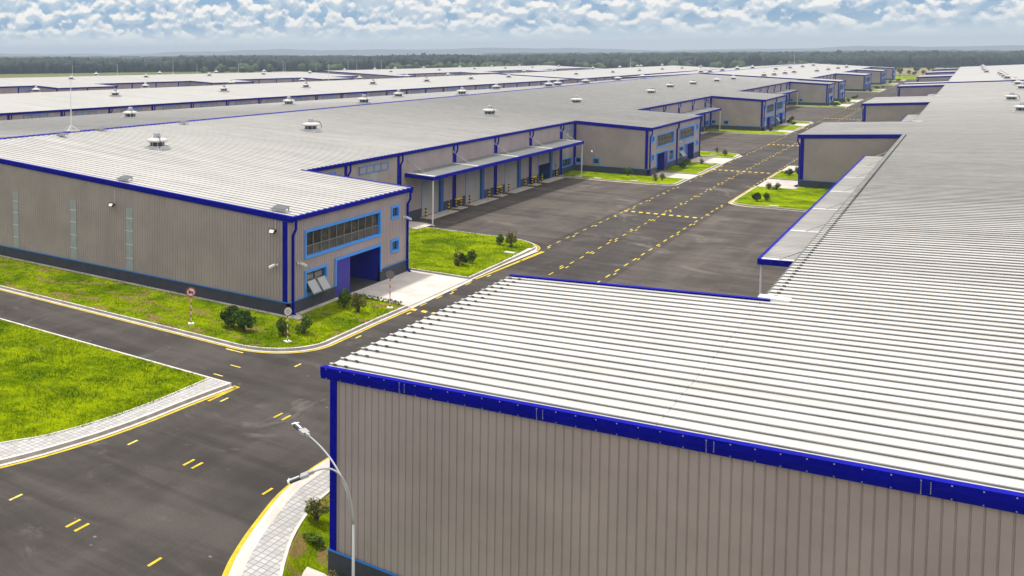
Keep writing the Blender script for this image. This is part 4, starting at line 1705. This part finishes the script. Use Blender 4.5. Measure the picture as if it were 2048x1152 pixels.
# drain covers on the lawns
dc = MB().box(-.5, .5, -.35, .35, 0, .07).box(-.42, .42, -.27, .27, .07, .08).build('drain_cover', 'concrete')
tag(dc, 'x', 'drain cover')
for i, (x, y, w) in enumerate(((-46.5, 153.6, 'at the foot of the white canopy post by the second block'), (-43.6, 153.4, 'second along the lawn edge below the second block'), (-38.5, 153.6, 'nearest the road on the lawn edge below the second block'),
                               (-36.6, 178, 'on the lawn between the second block driveways'), (-34.0, 184, 'by the brown shrub beside the second block driveway'), (-21.8, 147.5, 'beside the paired shrubs on the right lawn'),
                               (-18.6, 139.4, 'on the front edge of the right lawn'), (-11.0, 158.5, 'at the foot of the right block wall'), (-21.6, 177.5, 'below the shrubs on the farther right lawn'),
                               (-33.9, 91.2, 'block standing on the kerb near the first yard'), (-36.9, 201.5, 'on the small lawn before the second yard'))):
    place(dc, used, (x, y, .18), 0, None, 'pale concrete drain cover %s' % w, 'drain covers on the lawns')

# ------------------------------------------------------------------ signs and lamp
def sign_post(m, h=2.05, r=.04):
    k = 9
    for i in range(k):
        m.tube([(0, 0, h*i/k), (0, 0, h*(i+1)/k)], r, 8, i % 2)
    m.box(-.22, .22, -.22, .22, 0, .05, 1)


def disc(m, r0, r1, y0, y1, mi, n=28, cz=0):
    A_ = [(r1*math.cos(2*math.pi*i/n), y0, cz+r1*math.sin(2*math.pi*i/n)) for i in range(n)]
    B_ = [(r1*math.cos(2*math.pi*i/n), y1, cz+r1*math.sin(2*math.pi*i/n)) for i in range(n)]
    m.loft(A_, B_, mi)


def road_sign(label, loc, rz, kind, h=2.05):
    t = thing('road_sign', label, 'road sign')
    m = MB()
    sign_post(m, h)
    m.build('post', ['red', 'sign_white'], t)
    cz = h+.27
    m = MB()
    if kind == 'truck':
        disc(m, 0, .36, -.06, -.045, 0, cz=cz)
        disc(m, 0, .27, -.068, -.06, 1, cz=cz)
        pc = m.build('disc', ['red', 'sign_white'], t)
        m = MB()
        m.box(-.17, .05, -.075, -.069, cz-.07, cz+.09).box(.06, .17, -.075, -.069, cz-.07, cz+.04).box(-.17, .17, -.075, -.069, cz-.09, cz-.07)
        for x in (-.11, .11):
            disc2 = [(x+.038*math.cos(a*math.pi/5), -.076, cz-.1+.038*math.sin(a*math.pi/5)) for a in range(10)]
            disc3 = [(p[0], -.069, p[2]) for p in disc2]
            m.loft(disc2, disc3)
        m.build('pictogram', 'sign_blue', t)
        m = MB()
        c, s_ = .19, .19
        m.loft([(-c-.02, -.082, cz+s_-.02), (-c+.02, -.082, cz+s_+.02), (-c+.02, -.077, cz+s_+.02), (-c-.02, -.077, cz+s_-.02)],
               [(c-.02, -.082, cz-s_-.02), (c+.02, -.082, cz-s_+.02), (c+.02, -.077, cz-s_+.02), (c-.02, -.077, cz-s_-.02)])
        m.build('bar', 'red', t)
    elif kind == 'text':
        disc(m, 0, .30, -.06, -.045, 0, cz=cz)
        disc(m, 0, .275, -.066, -.06, 1, cz=cz)
        m.build('disc', ['sign_grey', 'sign_white'], t)
        m = MB()
        for i, (w, z) in enumerate(((.13, .12), (.2, .04), (.2, -.05), (.12, -.13))):
            n = int(w/.035)
            for j in range(-n, n+1):
                if (j*7+i*3) % 5:
                    m.box(j*.034-.012, j*.034+.012, -.072, -.067, cz+z-.022, cz+z+.022)
        m.build('lettering', 'sign_grey', t)
    else:
        disc(m, 0, .33, .045, .06, 0, cz=cz)
        m.build('disc', ['sign_grey'], t)
    t.location = loc
    t.rotation_euler = (0, 0, rz)


road_sign('round red bordered sign with a crossed out truck on a striped post by the grass', (-42.77, 52.42, .17), R(38), 'truck', 2.1)
road_sign('small round white sign with grey lettering on a striped post at the kerb bend', (-34.99, 53.36, .17), R(62), 'text', 1.85)
road_sign('round sign seen from behind on a red and white post beside the driveway', (-33.6, 65.6, .17), R(200), 'back', 2.35)


def street_lamp():
    t = thing('street_lamp', 'tall white curved street lamp with two arms in front of the near right wall', 'street lamp', (0, 0, 0))
    J = Vector((-14.2, 25.4, 0))
    m = MB()
    m.tube([J+Vector((0, 0, z)) for z in (-.9, 2, 5.25)], [.06, .055, .044], 12)
    m.lathe([(.2, -.9), (.2, -.82), (.11, -.8)], J, 12)
    m.build('pole', 'lamp_grey', t, True)
    for i, (h, kx, kz) in enumerate(((Vector((-16.55, 26.5, 7.1)), .10, 1.75), (Vector((-15.32, 24.78, 6.78)), .12, 2.3))):
        p0 = J+Vector((0, 0, 5.2))
        rel = h-p0
        c1 = p0+Vector((rel.x*kx, rel.y*kx, kz))
        P = []
        for k in range(17):
            s = k/16
            P.append(p0.lerp(c1, s).lerp(c1.lerp(h, s), s))
        m = MB()
        m.tube(P, [.043-.015*k/16 for k in range(17)], 10)
        m.build('arm', 'lamp_grey', t, True)
        d = (h-P[-3]).normalized()
        x = d
        y = Vector((0, 0, 1)).cross(x).normalized()
        z = x.cross(y)
        def bx(mm, a0, a1, b0, b1, c0, c1_):
            v = [h+x*a+y*b+z*c for a, b, c in ((a0, b0, c0), (a1, b0, c0), (a1, b1, c0), (a0, b1, c0), (a0, b0, c1_), (a1, b0, c1_), (a1, b1, c1_), (a0, b1, c1_))]
            mm.add(v, [(0, 3, 2, 1), (4, 5, 6, 7), (0, 1, 5, 4), (1, 2, 6, 5), (2, 3, 7, 6), (3, 0, 4, 7)])
        m = MB()
        bx(m, -.05, .14, -.05, .05, -.04, .05)
        bx(m, .12, .40, -.14, .14, -.045, .05)
        hd_ = m.build('lamp_head', 'galv', t)
        m = MB()
        bx(m, .44, .86, -.035, .035, .0, .05)
        bx(m, .78, .84, -.14, .14, -.01, .04)
        m.build('frame', 'white_metal', hd_)
        m = MB()
        for q in (-.12, -.08, .05, .09):
            bx(m, .40, .78, q, q+.03, -.04, .03)
        m.build('led_module', 'dark_steel', hd_)
    return t


street_lamp()

# ------------------------------------------------------------------ shrubs
def leaf_cloud(n, rx, rz, zc, size, seed, clumps=9, hollow=.35):
    g = np.random.default_rng(seed)
    cen = g.normal(size=(clumps, 3))
    cen /= np.linalg.norm(cen, axis=1)[:, None]
    cen *= g.uniform(.25, .74, (clumps, 1))
    rad = g.uniform(.26, .46, clumps)
    V, Fc = [], []
    idx = g.integers(0, clumps, n)
    d = g.normal(size=(n, 3))
    d /= np.linalg.norm(d, axis=1)[:, None]
    p = cen[idx]+d*rad[idx][:, None]*g.uniform(hollow, 1, (n, 1))**.5
    p[:, 0:2] *= rx
    p[:, 2] = p[:, 2]*rz+zc
    a = g.normal(size=(n, 3))
    a /= np.linalg.norm(a, axis=1)[:, None]
    b = np.cross(a, g.normal(size=(n, 3)))
    b /= np.linalg.norm(b, axis=1)[:, None]
    s = size*g.uniform(.6, 1.3, (n, 1))
    q = np.stack([p-a*s, p+b*s*.5, p+a*s, p-b*s*.5], 1).reshape(-1, 3)
    return q, [(4*i, 4*i+1, 4*i+2, 4*i+3) for i in range(n)], p


def make_shrub(mt, n, size, seed, stems=6, zc=.5, rz=.5, clumps=14):
    """unit shrub: about 1 m wide and 1 m tall"""
    t = thing('shrub', 'x', 'shrub')
    q, f, p = leaf_cloud(n, .5, rz, zc, size, seed, clumps)
    q[:, 2] = np.maximum(q[:, 2], .04)
    MB().add(q, f).build('foliage', mt, t)
    g = np.random.default_rng(seed+50)
    m = MB()
    for i in range(stems):
        e = p[g.integers(0, len(p))]
        m.tube([(g.uniform(-.06, .06), g.uniform(-.06, .06), -.03), (e[0]*.5, e[1]*.5, e[2]*.55), tuple(e)], [.022, .016, .007], 5)
    m.build('stem', 'bark', t)
    return t


SH = {'dark': make_shrub('leaf_dark', 2100, .055, 1), 'mid': make_shrub('leaf_mid', 1600, .052, 2), 'olive': make_shrub('leaf_olive', 900, .05, 3, 14),
      'brown': make_shrub('leaf_brown', 700, .045, 4, 16), 'sparse': make_shrub('leaf_mid', 850, .05, 5, 14)}
shr = [
 (-39.9, 53.6, 1.8, 1.75, 'dark', 'large dark green shrub between the two road signs on the grass'),
 (-38.7, 53.5, 1.7, 1.7, 'dark', 'dark green shrub merging into the large one left of the white sign'),
 (-36.08, 54.4, 1.25, 1.25, 'mid', 'rounded green shrub just left behind the small white sign'),
 (-35.1, 55.6, 1.6, 1.5, 'sparse', 'sparse green shrub just right of the small white sign'),
 (-36.3, 63.3, 1.35, 1.55, 'mid', 'green shrub in front of the purple entrance panel'),
 (-34.92, 63., 1.4, 1.6, 'olive', 'olive twiggy shrub on the grass nearer the kerb than its green neighbour'),
 (-35.53, 82.7, 1.4, 1.5, 'brown', 'shrub with brown twigs low on the lawn past the driveway'),
 (-35.25, 83.2, 1.1, 1.35, 'dark', 'dark green top shrub rising behind the brown twigs on the lawn'),
 (-35.0, 84.5, 1.15, 1.3, 'mid', 'green shrub right beside the brown twigged one on the lawn'),
 (-36.1, 94.4, 1.1, 1.15, 'mid', 'small round green shrub at the lawn corner by the first yard'),
 (-34.9, 94.2, 1.35, 1.7, 'olive', 'taller olive shrub at the rounded lawn corner by the first yard'),
 (-41., 159.9, 1.6, 1.7, 'sparse', 'dark thin shrub against the plinth of the second block'),
 (-36.05, 155.8, 1.2, 1.4, 'brown', 'brown twigged shrub at the second block corner'),
 (-35.4, 157.2, 1.0, 1.2, 'olive', 'olive shrub right of the brown one at the second block corner'),
 (-36.3, 175., 1.7, 1.4, 'dark', 'dark shrub on the lawn below the middle downpipe'),
 (-37., 181.3, 1.5, 1.1, 'mid', 'low green shrub by the open windows of the second block'),
 (-35.3, 183.8, 1.3, 1.0, 'brown', 'brownish shrub at the far end of the second block lawn'),
 (-34.66, 200.2, 1.0, 1.35, 'olive', 'yellow olive shrub on the lawn before the second yard'),
 (-37., 206., .8, 1.2, 'brown', 'thin bare shrub at the edge of the second yard'),
 (-20.91, 142.6, 1.3, 1.3, 'dark', 'left one of the dark paired shrubs on the right lawn'),
 (-20.0, 143.8, .95, 1.1, 'mid', 'right one of the paired shrubs on the right lawn'),
 (-21.54, 156.2, 1.2, 1., 'olive', 'left grey green shrub before the right driveway'),
 (-20.6, 156., 1.4, 1.2, 'sparse', 'bushy shrub before the right driveway beside the blue corner'),
 (-21.5, 175., 1.6, 1.1, 'mid', 'green shrub on the farther right lawn'),
 (-20.7, 178., 1.2, 1.3, 'olive', 'olive shrub against the blue corner on the farther right lawn'),
 (-37.0, 267.5, 1.7, 1.2, 'sparse', 'thin shrub at the third block corner'),
 (-37.1, 297.8, 1.5, 1.1, 'dark', 'dark shrub at the end of the third block lawn'),
 (-35.4, 292.6, 1.9, .9, 'mid', 'low green shrub on the third block lawn'),
 (-37.2, 304, 1.4, 1.8, 'dark', 'dark upright shrub on the lawn past the third block'),
 (-35.84, 394, 3.2, 1.7, 'dark', 'wide dark shrub in front of the fourth block corner'),
 (-35.88, 417, 2.9, 2.0, 'mid', 'broad green shrub between the fourth and fifth blocks'),
 (-35.2, 430, 2.0, 1.4, 'mid', 'green shrub before the fifth block driveway'),
 (-35.4, 453, 2.2, 1.5, 'dark', 'dark shrub past the fifth block'),
 (-35.8, 471, 1.6, 1.2, 'brown', 'brown shrub at the edge of the far yard'),
 (-36.0, 536, 2.0, 1.5, 'mid', 'green shrub before the sixth block'),
 (-36.0, 575, 2.9, 1.5, 'dark', 'wide dark shrub past the sixth block'),
 (-34.6, 590, 1.3, 1.2, 'dark', 'small dark shrub by the road past the sixth block'),
 (-36.0, 667, 1.9, 1.8, 'mid', 'green shrub by the seventh block'),
 (-34.9, 720, 3.6, 1.6, 'dark', 'wide shrub before the last block at the road end'),
 (-20.5, 33.5, 1.2, 1.0, 'olive', 'leafy plant at the footway edge left of the street lamp'),
 (-19.95, 32.4, 1.1, .7, 'sparse', 'low green plant next to the footway near the blue corner post'),
 (-18.0, 30.6, .9, .8, 'brown', 'brownish plant at the foot of the near right wall'),
 (-17.3, 30.8, .9, .5, 'mid', 'low green plant by the base of the street lamp'),
 (-16.6, 30.7, .8, .45, 'mid', 'low green plant against the plinth right of the street lamp'),
]
for i, (x, y, w, h, kd, lab) in enumerate(shr):
    z = .15
    if y < 32.5 and x > -20.6:
        z = -.35 if x < -19 else -.75
    place(SH[kd], used, (x, y, z), i*1.3, (w, w, h), lab, 'shrubs on the lawns')
# low hedge plants on the driveway edge
hd = make_shrub('leaf_mid', 240, .07, 9, 2, .45, .45, 7)
for i in range(11):
    t_ = i/10
    place(hd, used, (-37.3+3.9*t_, 66.9, .14), i*.8, (.62, .45, .42), 'low clipped plant in the hedge edging the driveway behind the red and white post', 'hedge plants along the driveway')
hd2 = make_shrub('leaf_dark', 240, .07, 11, 2, .45, .45, 7)
for i in range(9):
    place(hd2, used, (-18.8+1.2*i, 160.6, .14), i*.8, (1.0, .6, .55), 'low hedge plant along the foot of the right block wall', 'hedge plants along the right block')

# ------------------------------------------------------------------ trees, wood, hills, house
def make_tree(mt, seed, h=6., w=3., slim=False):
    t = thing('tree', 'x', 'tree')
    m = MB()
    m.tube([(0, 0, -.2), (.05, 0, h*.4), (0, .05, h*.8)], [.13, .1, .04], 6)
    g = np.random.default_rng(seed)
    for i in range(5):
        a = g.uniform(0, 6.28)
        m.tube([(0, 0, h*(.3+.08*i)), (w*.3*math.cos(a), w*.3*math.sin(a), h*(.5+.08*i))], [.06, .02], 5)
    m.build('trunk', 'bark', t)
    q, f, p = leaf_cloud(900, w*.62, h*.42, h*.62, .26, seed, 12, .2)
    MB().add(q, f).build('crown', mt, t)
    return t


T1, T2 = make_tree('leaf_dark', 21), make_tree('leaf_mid', 22)
for i, (x, y, s, kd) in enumerate(((-41, 856, 1.25, 0), (-37, 885, .75, 1), (-36, 963, 1.0, 0), (-36, 1004, .85, 0), (-33, 860, .72, 0), (-29, 894, .75, 1), (-30, 1028, .9, 0), (-28, 1051, .9, 0), (-21, 1120, .8, 0), (-18, 1130, .75, 1), (-24, 930, .6, 1), (-60, 980, 1.0, 0), (-52, 1010, 1.1, 0))):
    place(T1 if kd == 0 else T2, used, (x, y, -.6), i*1.1, (s*1.15, s*1.15, s), 'small distant tree in the field beyond the road end, %s from the camera' % ordinal(i), 'trees in the far field')

# fence along the far edge of the meadow
t = thing('fence', 'long thin green wire fence across the meadow at the end of the road', 'fence', (-60, 800, 0))
m = MB()
m.box(-95, 30, 799.95, 800.05, 1.5, 1.6).box(-95, 30, 799.95, 800.05, .3, .38)
m.build('rail', 'leaf_dark', t)
x = -95
while x < 30:
    MB().box(x-.05, x+.05, 799.94, 800.06, -.1, 1.7).build('post', 'leaf_dark', t)
    x += 3


def ico():
    b = bpy.data.meshes.new('tmp')
    import bmesh
    bm = bmesh.new()
    bmesh.ops.create_icosphere(bm, subdivisions=2, radius=1)
    v = np.array([x.co[:] for x in bm.verts])
    f = np.array([[q.index for q in x.verts] for x in bm.faces])
    bm.free()
    bpy.data.meshes.remove(b)
    return v, f


ICO_V, ICO_F = ico()


def crowns(name, P, Rr, H_, mt, seed, lumpy=.35):
    g = np.random.default_rng(seed)
    n, k = len(P), len(ICO_V)
    d = 1+lumpy*g.uniform(-1, 1, (n, k, 1))
    v = ICO_V[None]*d
    v = v*np.stack([Rr, Rr, H_], 1)[:, None, :]+P[:, None, :]
    f = (ICO_F[None]+(np.arange(n)*k)[:, None, None]).reshape(-1, 3)
    me = bpy.data.meshes.new(name)
    v = v.reshape(-1, 3)
    me.vertices.add(len(v))
    me.vertices.foreach_set('co', v.ravel())
    me.loops.add(f.size)
    me.loops.foreach_set('vertex_index', f.ravel().astype(np.int32))
    me.polygons.add(len(f))
    me.polygons.foreach_set('loop_start', np.arange(0, f.size, 3, dtype=np.int32))
    me.polygons.foreach_set('loop_total', np.full(len(f), 3, dtype=np.int32))
    me.update(calc_edges=True)
    me.materials.append(MATS[mt])
    o = bpy.data.objects.new(name, me)
    COL.objects.link(o)
    return struct(o, 'stuff')


front = np.array([(-1150, 320), (-960, 480), (-790, 645), (-701, 788), (-570, 893), (-401, 1041), (-252, 1055), (-164, 1075), (-100, 1230), (34, 1300), (150, 1380), (420, 1450)], float)


def front_pts(spacing, depth0, depth1, g, jit):
    out = []
    for a, b in zip(front[:-1], front[1:]):
        L = np.linalg.norm(b-a)
        t = (b-a)/L
        nrm = np.array([-t[1], t[0]])
        rows_ = int((depth1-depth0)/spacing)
        for i in range(int(L/spacing)+1):
            for j in range(rows_+1):
                p = a+t*i*spacing+nrm*(depth0+j*spacing)+g.uniform(-jit, jit, 2)
                out.append(p)
    return np.array(out)


g_ = np.random.default_rng(3)
P2 = front_pts(7.5, 0, 105, g_, 3.2)
hh = g_.uniform(10.5, 14.5, len(P2))+2.2*np.sin(P2[:, 0]/61)*np.cos(P2[:, 1]/47)
Rr = g_.uniform(3.6, 6.2, len(P2))
crowns('woodland', np.column_stack([P2, hh*.52-.6]), Rr, hh*.52, 'forest_leaf', 5)
P3 = front_pts(15, 110, 420, g_, 6)
hh = g_.uniform(11, 14.5, len(P3))
crowns('woodland', np.column_stack([P3, hh*.5]), g_.uniform(7, 12, len(P3)), hh*.52, 'forest_leaf', 6)
P4 = front_pts(48, 430, 2300, g_, 18)
hh = g_.uniform(11, 15, len(P4))
crowns('woodland', np.column_stack([P4, hh*.4]), g_.uniform(26, 36, len(P4)), hh*.55, 'forest_leaf', 7, .25)
# paler scrub in front of the wood
P5 = front_pts(9, -55, -5, g_, 5)
keep = (g_.random(len(P5)) < .12+.3*(np.sin(P5[:, 0]/37) > .35)) & (P5[:, 0] > -620) & (P5[:, 0] < -110)
P5 = P5[keep]
hh = g_.uniform(5, 10, len(P5))
crowns('woodland', np.column_stack([P5, hh*.45-.6]), g_.uniform(3, 5.5, len(P5)), hh*.5, 'forest_light', 8)


def ridge_line(name, dist, base, amp, az0, az1, seed, mt, n=160):
    g = np.random.default_rng(seed)
    m = MB()
    ph = g.uniform(0, 6.28, 6)
    prev = None
    for i in range(n+1):
        a = R(az0+(az1-az0)*i/n)
        h = base+amp*(.5*math.sin(9*a+ph[0])+.3*math.sin(23*a+ph[1])+.2*math.sin(61*a+ph[2]))+amp*.16*g.uniform(-1, 1)
        x, y = math.sin(a), math.cos(a)
        cur = [(x*(dist-150), y*(dist-150), -1.3), (x*dist, y*dist, max(h, 1)), (x*(dist+500), y*(dist+500), max(h, 1)*.8), (x*(dist+900), y*(dist+900), -1.3)]
        if prev:
            for k in range(3):
                m.quad(prev[k], cur[k], cur[k+1], prev[k+1])
        prev = cur
    return struct(m.build(name, mt))


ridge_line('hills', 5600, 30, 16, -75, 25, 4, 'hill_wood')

hs = thing('house', 'tiny white house with a red roof standing among the far left woods', 'house', (-838, 650, 0))
MB().box(-843, -833, 645, 653, -1, 7).build('wall', 'sign_white', hs)
MB().loft([(-844, 644, 7), (-844, 654, 7), (-844, 649, 10)], [(-832, 644, 7), (-832, 654, 7), (-832, 649, 10)]).build('roof', 'red_roof', hs)
hs.location = (-735, 590, 2.5)

# ------------------------------------------------------------------ air
def haze():
    m = bpy.data.materials.new('haze_air')
    m.use_nodes = True
    t = m.node_tree
    t.nodes.clear()
    o = t.nodes.new('ShaderNodeOutputMaterial')
    v = t.nodes.new('ShaderNodeVolumePrincipled')
    v.inputs['Color'].default_value = (.50, .61, .78, 1)
    v.inputs['Density'].default_value = HAZE
    v.inputs['Anisotropy'].default_value = .0
    t.links.new(v.outputs[0], o.inputs['Volume'])
    MATS['haze_air'] = m
    b = MB().box(-6200, 6200, -2500, 6200, -2.4, 75).build('haze', 'haze_air')
    struct(b, 'stuff')


HAZE = .00024
haze()
